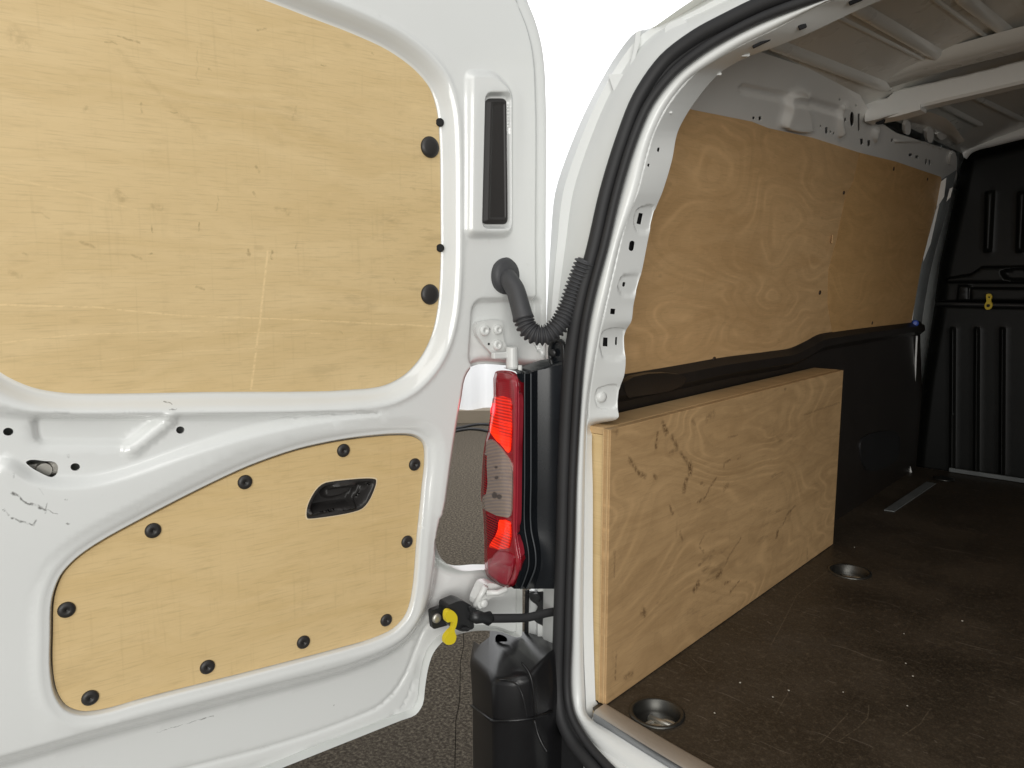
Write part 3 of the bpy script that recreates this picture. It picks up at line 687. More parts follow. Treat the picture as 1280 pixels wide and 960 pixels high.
box('top_panel', (-0.80, Y0+0.0025, zt-0.0125), (-0.7355, Y1-0.001, zt-0.0005), M['boxtop'], boxo, 0.001)
box('end_panel', (-0.80, Y1-0.016, 0.002), (-0.7355, Y1-0.003, zt-0.013), M['boxend'], boxo, 0.001)

top_px = [(800, 118), (865, 137), (940, 152), (960, 160), (1015, 172), (1075, 191), (1120, 202), (1176, 221)]
seam = [(1075, 191), (1067, 227), (1057, 247), (1046, 300), (1036, 337), (1035, 380), (1041, 417)]
P1 = [(735, 478), (780, 471), (850, 459), (900, 450), (960, 442), (985, 438), (1005, 429), (1020, 421), (1041, 417)]
p1 = np.array(P1+[(1040, 380), (1042, 337), (1052, 300), (1062, 247), (1071, 227), (1079, 192)]+top_px[5::-1][0:6]+[(760, 300)])
p1[-1] = (752, 330)
pan1 = sheet('side_lining', p1, [], 12, lambda q: ONPLY(q, 0.0), M['wallply'], van, 0.006, label='brown plywood lining board nearest the rear opening')
p2 = np.array([(1041, 417), (1139, 405), (1152, 330), (1170, 260), (1177, 226), (1176, 221), (1120, 202), (1075, 191)]+seam[1:6])
pan2 = sheet('side_lining', p2, [], 12, lambda q: ONPLY(q, 0.0012), M['wallply2'], van, 0.0004, label='brown plywood lining board nearest the bulkhead')
M['screwhole'] = simple('screw_hole', (0.05, 0.03, 0.018), 0.6)
M['chip'] = simple('bare_wood_chip', (0.75, 0.6, 0.4), 0.7)
for (x, y, w, h), par in (((895, 450, 2.2, 3), pan1), ((1057, 241, 1.6, 3.5), pan1), ((1027, 366, 2, 3.4), pan1), ((1119, 211, 2, 3.2), pan2), ((1161, 224, 1.8, 2.6), pan2), ((1092, 404, 1.8, 3.4), pan2)):
    q = ONPLY([(x, y)], 0.006)[0]; build('lining_screw', *lathe_vf(q-PLN*0.004, PLN, [(w/330, -0.002), (w/330, 0.0006), (w/600, 0.0002)], 10), M['screwhole'], par, True)
q = ONPLY([(1041, 299)], 0.006)[0]; build('wood_chip', *box_vf(q, EY, EZ, EX, 0.012, 0.022, 0.002), M['wallply'], pan1, False)

# ---- dark lower trim between floor and plywood
tb = cr(np.array([(735, 477.5), (780, 470.5), (850, 458.5), (900, 449.5), (960, 441.5), (985, 437.5), (1005, 428.5), (1020, 420.5), (1041, 416.5), (1140, 404), (1148, 403)]), False, 6)
T0 = ONPLY(tb, -0.004); 
def off(R, dx, dz): return R+np.array([dx, 0, dz])
flr = T0*np.array([0, 1, 0])+np.array([-0.792, 0, 0.0])
mid3 = T0*np.array([0, 1, 0])+np.array([-0.79, 0, 0.30])
lt = loft('lower_side_trim', [off(T0, 0, 0.01), off(T0, 0.012, -0.002), off(T0, 0.022, -0.010), off(T0, 0.026, -0.030), off(T0, 0.010, -0.046), off(T0, 0.012, -0.075), mid3, flr], M['trim'], van)
lt.data.set_sharp_from_angle(angle=math.radians(30))
fac = [(786, 497), (781, 478), (850, 468), (858, 473), (853, 482), (792, 496)]
sheet('trim_pad', cr(fac, True, 4), [], 6, lambda q: ONPLY(q, 0.026), M['trim'], van, 0.012)
M['archtrim'] = simple('black_arch_plastic', (0.015, 0.015, 0.016), 0.5, var=0.3)
bxp = [(1078, 548), (1122, 541), (1121, 575), (1084, 588)]
sheet('arch_cover', cr(bxp, True, 4), [], 8, lambda q: ONX(q, -0.785), M['archtrim'], van, 0.006)
# right-hand wall, plain lining like the left
M['wallply3'] = plywood('far_lining_plywood', (0.74, 0.50, 0.265), (0.60, 0.385, 0.19), ring=0.25, fleck=0.2, scuff=0.12, off=(4.7, 7.4))
build('right_wall_lining', [(0.80, 1.16, 0.56), (0.80, 3.29, 0.56), (0.765, 3.29, 1.10), (0.765, 1.2, 1.10)], [(3, 2, 1, 0)], M['wallply3'], van, False)
build('right_lower_trim', [(0.80, 1.16, 0), (0.80, 3.29, 0), (0.80, 3.29, 0.56), (0.80, 1.16, 0.56)], [(3, 2, 1, 0)], M['trim'], van, False)
build('right_header', [(0.765, 1.16, 1.10), (0.765, 3.29, 1.10), (0.70, 3.29, 1.2), (0.70, 1.16, 1.2)], [(3, 2, 1, 0)], M['innerwall'], van, False)

# ---- white metal wall above the plywood
HP, HN = np.array([-0.786, 0, 1.06]), np.array([1, 0, -0.60])
def ONH(p, d=0.0): return ONP(p, HP+np.array([d, 0, 0]), HN)
def hh(p): return [np.asarray(v, float) for v in p]
hd_out = np.array([(830, 160), (865, 145), (940, 165), (1015, 182), (1075, 200), (1176, 230), (1196, 236), (1196, 196), (1187, 187), (1154, 177), (1120, 166), (1090, 146), (1067, 104), (1007, 84), (960, 68), (915, 54), (850, 40)])
hholes = [ell(1065, 149, 2.6, 9.5, 16), rrect(1073.5, 153, 2.2, 22, 0.8, 2), ell(1056.5, 150, 1.4, 3, 8), rrect(1033, 163, 3.2, 8, 0.6, 2), ell(1025.5, 158, 0.9, 2, 8), ell(1038, 165, 1, 2, 8), ell(1042, 167, 1, 2, 8),
          rrect(1077, 177, 3.4, 7.5, 0.6, 2), rrect(1086, 179, 3.4, 7.5, 0.6, 2), rrect(1138, 193.5, 4, 3.6, 0.6, 2), rrect(1146, 196, 3.6, 3.6, 0.6, 2), rrect(1157.5, 202, 2.2, 6.5, 0.5, 2), rrect(1162, 203, 2.2, 6.5, 0.5, 2),
          ell(1115, 175.5, 1.3, 2.6, 8), ell(1049.5, 124.5, 1.2, 1.6, 8), ell(1070, 152-20, 0.8, 1.6, 8), rrect(942, 147.5, 3, 3.5, 0.5, 2), rrect(950, 148, 3.2, 5, 0.5, 2)]
hpads = [cr([(975, 158), (980, 138), (985, 118), (995, 114), (1007, 117), (1009, 135), (1012, 150), (1013, 164)], True, 4), cr([(1048, 172), (1046, 150), (1051, 133), (1055, 130), (1056, 136), (1053, 152), (1056, 166)], True, 4),
         cr([(1089, 172), (1091, 160), (1099, 159), (1098, 170), (1094, 178)], True, 4), cr([(1007, 132), (1008, 118), (1013, 117), (1012, 132)], True, 4)]
amps = [0.018, 0.014, 0.012, 0.008]
groove = np.array([(1120, 176), (1142, 175), (1154, 176), (1187, 187)])
def h_pos(q):
    h = np.zeros(len(q))
    for p, a in zip(hpads, amps): h += a*(1-S(sdf(q, p), -5, 2))
    h += 0.006*(1-S(dist(q, groove, False), 0.5, 3)); h -= 0.006*(1-S(dist(q, np.array([(930, 112), (1010, 128), (1050, 140)]), False), 1, 9))
    b = ONH(q); n = HN/np.linalg.norm(HN); return b+h[:, None]*n
sheet('side_header_panel', hd_out, hholes, 3.0, h_pos, M['innerwall'], van, 0.002, eps=0.6, feat=[(p, True, (-5, -3.4, -1.8, -0.2, 1.6)) for p in hpads])

# ---- roof skin with pressed ribs
def zroof(x, y): return 1.338-0.275*x*x-0.05*np.clip((1.55-y)/0.4, 0, 1)**2
def ONR(p, d=0.0):
    p = arr(p); P = ONZ(p, 1.22)
    for _ in range(25): P = ONZ2(p, 0.5*P[:, 2]+0.5*(zroof(np.clip(P[:, 0], -0.78, 0.78), P[:, 1])+d))
    return P
def ONZ2(p, z):
    d = RAY(p); return C+d*((z-H)/d[:, 2])[:, None]
ribX = [-0.60, -0.43, -0.25, -0.06, 0.13, 0.32, 0.5]
def roof_pos(q):
    x, y = q[:, 0], q[:, 1]; z = zroof(x, y)
    for k, X in enumerate(ribX):
        d = np.abs(x-X); on = S(y, 1.30, 1.36)*(1-S(y, 2.06, 2.12))+S(y, 2.36, 2.42)*(1-S(y, 3.1, 3.16))
        z = z+0.0*on
    return np.c_[x, y, z]
sheet('roof_panel', [(-0.72, 1.13), (0.72, 1.13), (0.72, 3.3), (-0.72, 3.3)], [], 0.02, roof_pos, M['roofm'], van, 0, uvaxes=(0, 1), eps=0.002)
# extra grid density is not needed: the ribs also get their own strips where the photograph shows them
def roof_rib(p0, p1, w, d):
    A, B = ONR([p0])[0], ONR([p1])[0]; tt = np.linspace(0, 1, 26); P = A+(B-A)*tt[:, None]; f = np.clip(np.minimum(tt+0.02, 1-tt)/0.05, 0.05, 1)
    pr = [np.c_[P[:, 0]+dx*w*np.sqrt(f), P[:, 1], zroof(P[:, 0]+dx*w, P[:, 1])+dz*d*f] for dx, dz in ((-1, 0.4), (-0.62, -0.6), (-0.28, -1), (0.28, -1), (0.62, -0.6), (1, 0.4))]
    loft('roof_rib', pr, M['roofm'], van)
for p0, p1, w, d in (((960, 52), (1115, 111), 0.016, 0.011), ((1066, 6), (1198, 83), 0.017, 0.012), ((1200, -7), (1275, 53), 0.017, 0.012), ((1040, 17), (1160, 77), 0.005, 0.004), ((1165, -4), (1244, 54), 0.005, 0.005), ((1290, -8), (1340, 35), 0.017, 0.012),
                     ((1158, 121), (1228, 157), 0.010, 0.008), ((1200, 112), (1300, 160), 0.010, 0.008)):
    roof_rib(p0, p1, w, d)
for X in (0.05, 0.22, 0.40, 0.58):
    yy = np.linspace(1.35, 2.1, 12); loft('roof_rib', [np.c_[X+dx*0.017+0*yy, yy, zroof(X, yy)+dz*0.012] for dx, dz in ((-1, 0.4), (-0.4, -1), (0.4, -1), (1, 0.4))], M['roofm'], van)
# roof bow across the middle
bb0 = [(1081, 152), (1105, 147), (1150, 134), (1240, 113), (1300, 99)]; bt0 = [(1081, 121), (1106, 124), (1120, 114), (1150, 107), (1240, 86), (1300, 70)]
bb1 = cr(bb0, False, 6); bt1 = cr(bt0, False, 6)
Yb = 2.20
L0, L1 = ONY(bb1, Yb), ONY(bt1, Yb)
def extend(R):
    e = R[-1]; k = [np.array([-0.25, Yb, e[2]+0.018]), np.array([0, Yb, e[2]+0.026])]; k = [v for v in k if v[0] > e[0]+0.03]
    Q = np.vstack([R, cr([R[-1]]+k, False, 10)[1:]]) ; return Q
def half(R, n=40):
    R = extend(R); x = np.linspace(R[0, 0], 0, n); return np.c_[x, np.full(n, Yb), np.interp(x, R[:, 0], R[:, 2])]
L0, L1 = half(L0), half(L1)
L1[:, 2] = np.maximum(L1[:, 2], L0[:, 2]+0.03); L1[:, 2] += 0.0007*np.sin(np.arange(len(L1))*1.9)
dv = np.array([0, 1, 0])
prof = [mirror(R) for R in (L1+dv*0.03+np.array([0, 0, 0.002]), L1+dv*0.0+np.array([0, 0, 0.001]), L1+np.array([0, -0.004, -0.003]), L0+np.array([0, -0.004, 0.006]), L0+dv*0.004, L0+dv*0.05+np.array([0, 0, 0.0]), L0+dv*0.054+np.array([0, 0, 0.01]), L1+dv*0.054)]
rb = loft('roof_bow', prof, M['innerwall'], van); rb.data.set_sharp_from_angle(angle=math.radians(35))
a3 = [y_(p, 2.19) for p in [(1081, 121), (1106, 132), (1122, 137), (1150, 130), (1150, 137), (1118, 146), (1081, 152)]]
build('bow_bracket', *prism_vf(a3, (0, -1, 0), 0.06), M['innerwall'], rb, False)
a3 = [y_(p, 2.185) for p in [(1079, 114), (1085, 116), (1085, 126), (1079, 124)]]
build('bow_clip', *prism_vf(a3, (0, -1, 0), 0.012), M['hinge'], rb, False)
a3 = [y_(p, 2.19) for p in cr([(1096, 152), (1106, 149), (1104, 154), (1094, 155)], True, 3)]
build('bow_hole', *prism_vf(a3, (0, -1, 0), 0.006), M['shade_black'], rb, False)
rear_bar = [ONY(cr([(1104, 96), (1146, 80), (1200, 67), (1252, 53), (1310, 38)], False, 5), 2.06), ONY(cr([(1112, 110), (1150, 98), (1200, 84), (1240, 74), (1310, 56)], False, 5), 2.13)]
loft('roof_stiffener', [rear_bar[0]+np.array([0, -0.01, 0.02]), rear_bar[0], rear_bar[1], rear_bar[1]+np.array([0, 0.004, 0.012]), rear_bar[1]+np.array([0, 0.02, 0.05])], M['roofm'], van)
# clutter of brackets on the side rail ahead of the bow
for pts, d in (([(1133, 152), (1137, 152), (1137, 168), (1133, 168)], 0.01), ([(1160, 160), (1166, 162), (1165, 178), (1161, 178)], 0.012), ([(1171, 168), (1180, 164), (1184, 171), (1176, 175)], 0.02), ([(1186, 152), (1194, 158), (1197, 170), (1190, 166)], 0.02), ([(1168, 160), (1175, 158), (1178, 163), (1171, 165)], 0.01), ([(1189, 193), (1194, 190), (1193, 206), (1188, 206)], 0.012)):
    a3 = ONH(cr(pts, True, 3), 0.01); build('rail_bracket', *prism_vf(a3, HN, d), M['innerwall'], van, False)
hr = [ONH(cr([(1094, 156), (1125, 150), (1150, 156), (1180, 168), (1196, 182)], False, 5), 0.0), ONH(cr([(1094, 150), (1130, 140), (1160, 140), (1185, 150), (1206, 176)], False, 5), 0.09)]
loft('cant_rail', hr, M['innerwall'], van)

# ---- bulkhead
YB = 3.30
def bq(p): return y_(p, YB)[[0, 2]]
def bpoly(pts, n=0):
    pts = cr(pts, True, n) if n else pts; return np.array([bq(p) for p in pts])
bl = [bq(p) for p in [(1137, 597), (1140, 560), (1150, 480), (1163, 400), (1172, 330), (1190, 250), (1199, 205), (1206, 190)]]
left = np.array(bl)
bout = np.vstack([left, [(-0.5, 1.245), (0, 1.275), (0.5, 1.245)], left[::-1]*np.array([-1, 1])])
vr = [bpoly([(x, 409), (x+7, 409), (x+6, 596), (x-1, 594)]) for x in (1188, 1218, 1250)]+[bpoly([(x, 240), (x+12, 238), (x+8, 315), (x-2, 316)]) for x in (1232, 1272)]
vr += [p+np.array([0.14*k, 0]) for k in range(1, 8) for p in vr[2:3]]+[p+np.array([0.24*k, 0]) for k in range(1, 4) for p in vr[4:5]]
bar = bpoly([(1184, 348), (1215, 343), (1228, 334), (1300, 333), (1420, 333), (1420, 353), (1184, 353)])
b2 = bpoly([(1199, 357), (1212, 357), (1212, 376), (1197, 376)]); b3 = bpoly([(1214, 360), (1420, 362), (1420, 377), (1213, 376)]); slot = bpoly(cr([(1252, 340), (1258, 336.5), (1290, 336.5), (1295, 343), (1290, 349), (1258, 349)], True, 3))
def bulk_pos(q):
    h = np.zeros(len(q))
    for p in vr: h += 0.016*(1-S(sdf(q, p), -0.012, 0.004))
    for p, a in ((bar, 0.022), (b2, 0.012), (b3, 0.014)): h += a*(1-S(sdf(q, p), -0.006, 0.005))
    h -= 0.018*(1-S(sdf(q, slot), -0.008, 0.003))
    e = sdf(q, bout); h -= 0.03*S(e, -0.05, -0.0)
    zz = bq((1200, 380))[1]; h -= 0.010*(1-S(np.abs(q[:, 1]-zz), 0.004, 0.012))
    return np.c_[q[:, 0], YB-h, q[:, 1]]
bulk = sheet('bulkhead', bout, [], 0.011, feat=[(p, True, (-0.011, -0.006, -0.001, 0.004)) for p in vr]+[(p, True, (-0.006, -0.002, 0.002, 0.006)) for p in (bar, b2, b3, slot)], pos=bulk_pos, mat=M['bulk'], parent=van, thick=0.02, uvaxes=(0, 2), eps=0.002, label='black pressed bulkhead at the front of the cargo bay')
zr = [np.array([x, YB-0.028, bq((1200, 380))[1]]) for x in np.linspace(-0.77, 0.77, 20)]
M['rod'] = simple('dark_rod', (0.05, 0.05, 0.05), 0.35, 0.6)
tube('pull_rod', zr, 0.008, M['rod'], bulk, 10)
yk = cr([(1233, 368), (1238, 367.5), (1240, 371), (1238.5, 376), (1240.5, 381), (1238, 386), (1233, 387), (1230.5, 383), (1233, 376), (1232.5, 371)], True, 4)
yp = [y_(p, YB-0.045) for p in yk]
build('yellow_latch', *prism_vf(yp, (0, -1, 0), 0.012), M['yellow_dull'], bulk, False)
build('latch_hole', *lathe_vf(y_((1235.2, 382), YB-0.0455), (0, -1, 0), [(0.006, -0.001), (0.006, 0.001)], 12), M['shade_black'], bulk, False)
build('latch_hole', *lathe_vf(y_((1236.4, 371.5), YB-0.0455), (0, -1, 0), [(0.003, -0.001), (0.003, 0.001)], 10), M['shade_black'], bulk, False)
# frame strip round the bulkhead, pillar edge beside the plywood
fr = cr([(1203, 192), (1210, 184), (1240, 175), (1300, 160)], False, 5); F0 = ONY(fr, YB-0.05)
loft('bulkhead_frame', [F0+np.array([0, 0, 0.02]), F0, F0+np.array([0.004, 0, -0.012]), F0+np.array([0.006, 0.04, -0.016])], M['innerwall'], van)
pl0 = cr([(1176, 224), (1170, 260), (1152, 330), (1139, 405), (1137, 470), (1134, 580)], False, 5); pl1 = cr([(1196, 212), (1186, 256), (1165, 330), (1152, 405), (1146, 470), (1138, 580)], False, 5)
Q0 = ONY(pl0, 3.19); Q1 = ONY(pl1, 3.285)
loft('front_pillar', [Q0-np.array([0.03, 0, 0]), Q0, mid(Q0, Q1, 0.5)+np.array([0.004, 0, 0]), Q1], M['foam'], van)
for pts in ([(1176, 227), (1183, 222), (1180, 246), (1172, 258), (1170, 262)], [(1171, 258), (1174, 256), (1163, 305), (1154, 327), (1154, 320)], [(1187, 236), (1191, 234), (1188, 246), (1183, 252)], [(1141, 380), (1143, 380), (1140, 406), (1138, 406)], [(1145, 420), (1147, 420), (1144, 485), (1142, 485)], [(1142, 492), (1143.5, 492), (1140, 552), (1137.5, 552)], [(1128, 566), (1133, 566), (1140, 591), (1125, 590)]):  # pale slivers; the long lower strips paint the reflection on the bulkhead seam
    a3 = [y_(p, 3.175) for p in pts]; build('pillar_edge_and_reflection', *prism_vf(a3, (0, -1, 0), 0.003), M['innerwall'], van, False)
build('blue_plug', *lathe_vf(y_((1144, 404), 3.16), (0.4, -0.9, 0), [(0.012, -0.006), (0.012, 0.004), (0.006, 0.007), (0.002, 0.006)], 14), M['blue'], van, True)
bs0 = [np.array([x, YB-0.03, 0.004]) for x in (-0.68, 0.7)]; build('floor_strip', *merge([box_vf((0.0, YB-0.02, 0.010), EX, EY, EZ, 1.36, 0.012, 0.016, 0.002)]), M['foam'], van, False)
a3 = [z_(p, 0.004) for p in [(1105, 637), (1118, 639), (1170, 604), (1158, 602)]]
build('floor_strap', *prism_vf(a3, (0, 0, 1), 0.003), M['foam'], floor, False)
rg = z_((1181, 596), 0.02); build('anchor_ring', *merge([lathe_vf(z_((1180, 599), 0.0), (0, 0, 1), [(0.036, 0.001), (0.036, 0.004), (0.028, 0.006), (0.006, 0.004)], 20)]), M['cupm'], floor, True)

# ================================================================== REAR DOOR (hinged on the left pillar, open about 100 degrees)
AD = math.radians(12); DN = np.array([math.cos(AD), -math.sin(AD), 0]); DE = np.array([math.sin(AD), math.cos(AD), 0]); DP0 = np.array([-0.90, 0.95, 0])
def DP(p, d=0.0): return ONP(p, DP0+DN*d, DN)
def dp(p, d=0.0): return DP([p], d)[0]
def DS(p, d=0.0):
    P = DP(p, d)-DP0; return np.stack([P@DE, P[:, 2]], 1)
def D3(q, h): return DP0+np.outer(q[:, 0], DE)+np.outer(q[:, 1], EZ)+np.outer(h, DN)
cutpx = [(677, 461), (660, 460), (645, 458), (632, 457), (602, 456), (590, 461), (582, 473), (578, 495), (573.5, 520), (566, 568), (561, 605), (557, 635), (551, 654), (548, 670), (549.5, 688), (556, 701), (570, 712), (584, 716), (606, 714.5), (630, 715), (657, 722)]
lowpx = [(657, 790), (655.5, 798), (649, 799), (632, 793), (617, 791), (600, 791), (587, 793), (570, 798), (556, 806), (545, 820), (539, 838), (535, 862), (532, 884), (523, 897), (505, 904)]
A_ = DS([(660, 0), (671, 28), (679, 60), (683, 100), (683.5, 300), (683, 440), (681, 458)]); A_ = cr(A_, False, 4)
B_ = DS(cr(cutpx, False, 3)); C_ = DS(cr(lowpx, False, 3))
Zb = 0.0
top_s = [(-0.80, 0.03), (-0.80, 1.24), (-0.78, 1.28), (-0.74, 1.295), (-0.40, 1.30), (-0.10, 1.285), (-0.02, 1.27), (0.04, 1.245), (0.075, 1.215)]
bl_ = DS([(332, 956)])
OUT = np.vstack([A_, B_, C_, [(C_[-1][0]-0.05, Zb+0.004), (-0.42, Zb), (-0.76, Zb)], cr(top_s, False, 3)])
CUT = DS(cr(cutpx[:-1], False, 3))
up_r = [(330, 0), (385, 21), (440, 42), (485, 63), (518, 87), (537, 110), (546, 138), (549.5, 180), (550.5, 260), (550.5, 330), (547, 385), (539, 420), (526, 446), (506, 468), (482, 481), (455, 486), (250, 490), (120, 492), (80, 491), (40, 484), (0, 465)]
UPs = DS(up_r)
ul = [(UPs[-1][0]-0.012, UPs[-1][1]+0.018), (UPs[-1][0]-0.022, UPs[-1][1]+0.05), (UPs[-1][0]-0.024, 0.9), (UPs[-1][0]-0.020, 1.06), (-0.68, 1.115), (-0.62, 1.128), (-0.48, 1.130)]
UP = cr(np.vstack([UPs, ul]), True, 4)
lo_px = [(68, 745), (66, 790), (66, 835), (71, 862), (82, 879), (100, 886.5), (125, 885), (180, 870), (300, 840), (420, 809), (462, 797), (490, 784), (505, 767), (512, 745), (519, 670), (525, 610), (528.5, 570), (526, 553), (515, 545.5), (495, 544), (455, 547), (420, 552), (370, 563), (310, 584), (250, 612), (180, 648), (120, 681), (95, 699), (78, 718)]
LO = DS(cr(lo_px, True, 4))
def dpoly(pts, n=4): return DS(cr(pts, True, n) if n else pts)
MID = dpoly([(-180, 508), (40, 513), (220, 514), (330, 514), (440, 513), (470, 516), (440, 519), (380, 527), (300, 545), (230, 567), (160, 592), (110, 604), (70, 605), (35, 598), (5, 580), (-20, 600), (-180, 640)], 3)
PIT = DS(rpoly([(40, 519), (207, 519), (162, 555), (44, 555)], [14, 8, 8, 14]))
RIDGE = DS([(209, 524), (164, 560)])
VENT = DS(rpoly([(585, 87), (620, 88), (643, 112), (643, 297), (583, 297)], [10, 10, 12, 16, 12]), 0.026); VIN = DS(rpoly([(606, 117), (639, 117), (640, 285), (602, 285)], 9), 0.024)
HPK = DS(rpoly([(586, 376), (672, 374), (676, 470), (600, 466), (581, 452)], [14, 6, 6, 10, 10]))
STEP = DS([(545, -40), (575, 2), (605, 26), (632, 48), (646, 72), (653, 110), (655, 200), (655, 330), (655, 440)])
LOWL = DS([(40, 700), (530, 640)])
FIELD = DS(np.vstack([cr([(-300, 1010), (0, 935), (120, 902), (300, 856), (465, 811), (503, 789), (523, 756), (533, 705), (541, 640)], False, 5), [(720, 640), (720, 1150), (-300, 1150)]]))
BEAD1 = DS(cr([(-250, 1090), (100, 1006), (270, 962), (330, 946), (400, 924), (450, 905), (478, 892), (500, 872), (516, 846), (527, 818), (540, 790), (560, 775)], False, 5)); BEAD2 = DS(cr([(-250, 1112), (100, 1026), (320, 966), (430, 933), (482, 913), (508, 894), (522, 866), (531, 835), (546, 808), (570, 790)], False, 5))
def door_h(q):
    U, L, O = sdf(q, UP), sdf(q, LO), sdf(q, OUT)
    dc = dist(q, CUT, False)
    h = np.full(len(q), 0.018)
    # upper aperture flange
    h = h*S(U, 0.0, 0.024)-0.004*(1-S(U, 0.0, 0.024))+0.0025*np.exp(-((U-0.027)/0.005)**2)
    # latch pocket and its pressings
    m = sdf(q, MID); h -= 0.014*(1-S(m, -0.014, 0.004))
    h -= 0.009*(1-S(sdf(q, PIT), -0.007, 0.005)); h += 0.006*(1-S(dist(q, RIDGE, False), 0.004, 0.015))
    # lower panel seat: raised rim round it, falling away below, meeting the frame above
    low = (LOWL[0][1]+(q[:, 0]-LOWL[0][0])*(LOWL[1][1]-LOWL[0][1])/(LOWL[1][0]-LOWL[0][0]))
    below = 1-S(q[:, 1]-low, -0.10, 0.06)
    h = h*(1-below)+0.013*below
    h = h-(h-0.009)*(1-S(L, 0.006, 0.034))*(1-below)+0.002*np.exp(-((L-0.016)/0.007)**2)
    h -= 0.034*S(-sdf(q, FIELD), 0.0, 0.042)
    h = np.where(L < 0, -0.006, h*1.0)
    h = h-(h+0.006)*(1-S(L, -0.001, 0.005))
    # vent boss, hinge pocket
    h += 0.012*(1-S(sdf(q, VENT), -0.012, 0.004)); h -= 0.014*(1-S(sdf(q, VIN), -0.004, 0.003))
    h -= 0.014*(1-S(sdf(q, HPK), -0.006, 0.008))
    # outer flange step
    wf = 0.008+0.026*S(dc, 0.01, 0.06)
    h -= 0.012*S(q[:, 1], 0.16, 0.26)*S(O, -wf-0.006, -wf+0.004)
    h -= 0.010*S(O, -0.007, 0.0)
    h -= 0.0026*np.exp(-(dist(q, BEAD1, False)/0.0040)**2)+0.0016*np.exp(-(dist(q, BEAD2, False)/0.0030)**2)
    return h
def door_pos(q): return D3(q, door_h(q))
hand_px = chaikin([(381, 646), (383, 628), (398, 604), (418, 600), (466, 596), (470, 602), (457, 632), (440, 640), (386, 648)], 2)
HAND = DS(hand_px)
dholes = [DS(ell(10, 539, 6.5, 5)), DS(ell(224.5, 537, 5.3, 4.6)), DS(ell(93.5, 583, 6, 4.8)), DS(cr([(32, 577), (38, 574), (55, 575.5), (68, 577), (72, 582), (71, 591), (64, 595), (50, 590), (38, 583)], True, 3)), HAND]
smk = []
for pts, w, a in (([(15, 611), (28, 622), (42, 628), (55, 633)], 0.0018, 0.85), ([(55, 633), (70, 637)], 0.0008, 0.6), ([(57, 625), (55, 637)], 0.0010, 0.6), ([(3, 632), (10, 640)], 0.0010, 0.7), ([(15, 643), (28, 648), (40, 652), (43, 646)], 0.0014, 0.8),
                  ([(80, 620), (81, 621)], 0.0014, 0.7), ([(83, 649), (84, 650)], 0.0014, 0.7), ([(204, 500), (213, 504)], 0.0009, 0.8), ([(208, 510), (217, 509)], 0.0007, 0.7), ([(16, 588), (16, 592)], 0.0012, 0.4), ([(423, 889), (424, 889)], 0.0012, 0.8),
                  ([(200, 924), (270, 904)], 0.0006, 0.6), ([(256, 908), (272, 903)], 0.0010, 0.7), ([(46, 607), (52, 614)], 0.0008, 0.3), ([(85, 568), (86, 571)], 0.0016, 0.25)):
    q = DS(pts); smk += [(float(q[i][0]), float(q[i][1]), float(q[i+1][0]), float(q[i+1][1]), w, a) for i in range(len(pts)-1)]
M['door'] = paint('door_white_paint', dirt=0.22, marks=smk)
uvq = lambda V2, P: V2
door = sheet('rear_door', OUT, dholes, 0.0065, door_pos, M['door'], van, 0.004, uv=uvq, eps=0.0012, feat=[(LO, True, (-0.004, 0.0, 0.003, 0.006, 0.012, 0.019)), (UP, True, (-0.004, 0.0, 0.006, 0.012, 0.018, 0.024, 0.030)), (MID, True, (-0.014, -0.009, -0.005, 0, 0.004)), (BEAD1, False, (-0.006, -0.003, 0, 0.003, 0.006)), (FIELD, True, (0, -0.008, -0.016, -0.024, -0.032, -0.040)), (VIN, True, (-0.005, -0.002, 0.001, 0.004)), (VENT, True, (-0.012, -0.008, -0.004, 0.0, 0.004)), (PIT, True, (-0.008, -0.004, 0, 0.004)), (HPK, True, (-0.006, -0.002, 0.003, 0.008)), (OUT, True, (-0.004, -0.007, -0.018, -0.022, -0.027, -0.032, -0.037, -0.042, -0.047, -0.053))], label='open white rear door with two plywood panels')
sk = resample(OUT, 0.02)
loft('door_skin_edge', [np.vstack([D3(sk, np.full(len(sk), d)), D3(sk[:1], np.full(1, d))]) for d in (-0.010, -0.030, -0.042)], M['jamb'], door, False, True)
sheet('outer_skin', OUT, [], 0.03, lambda q: D3(q, np.full(len(q), -0.042)), M['jamb'], door, 0.0, uv=uvq)
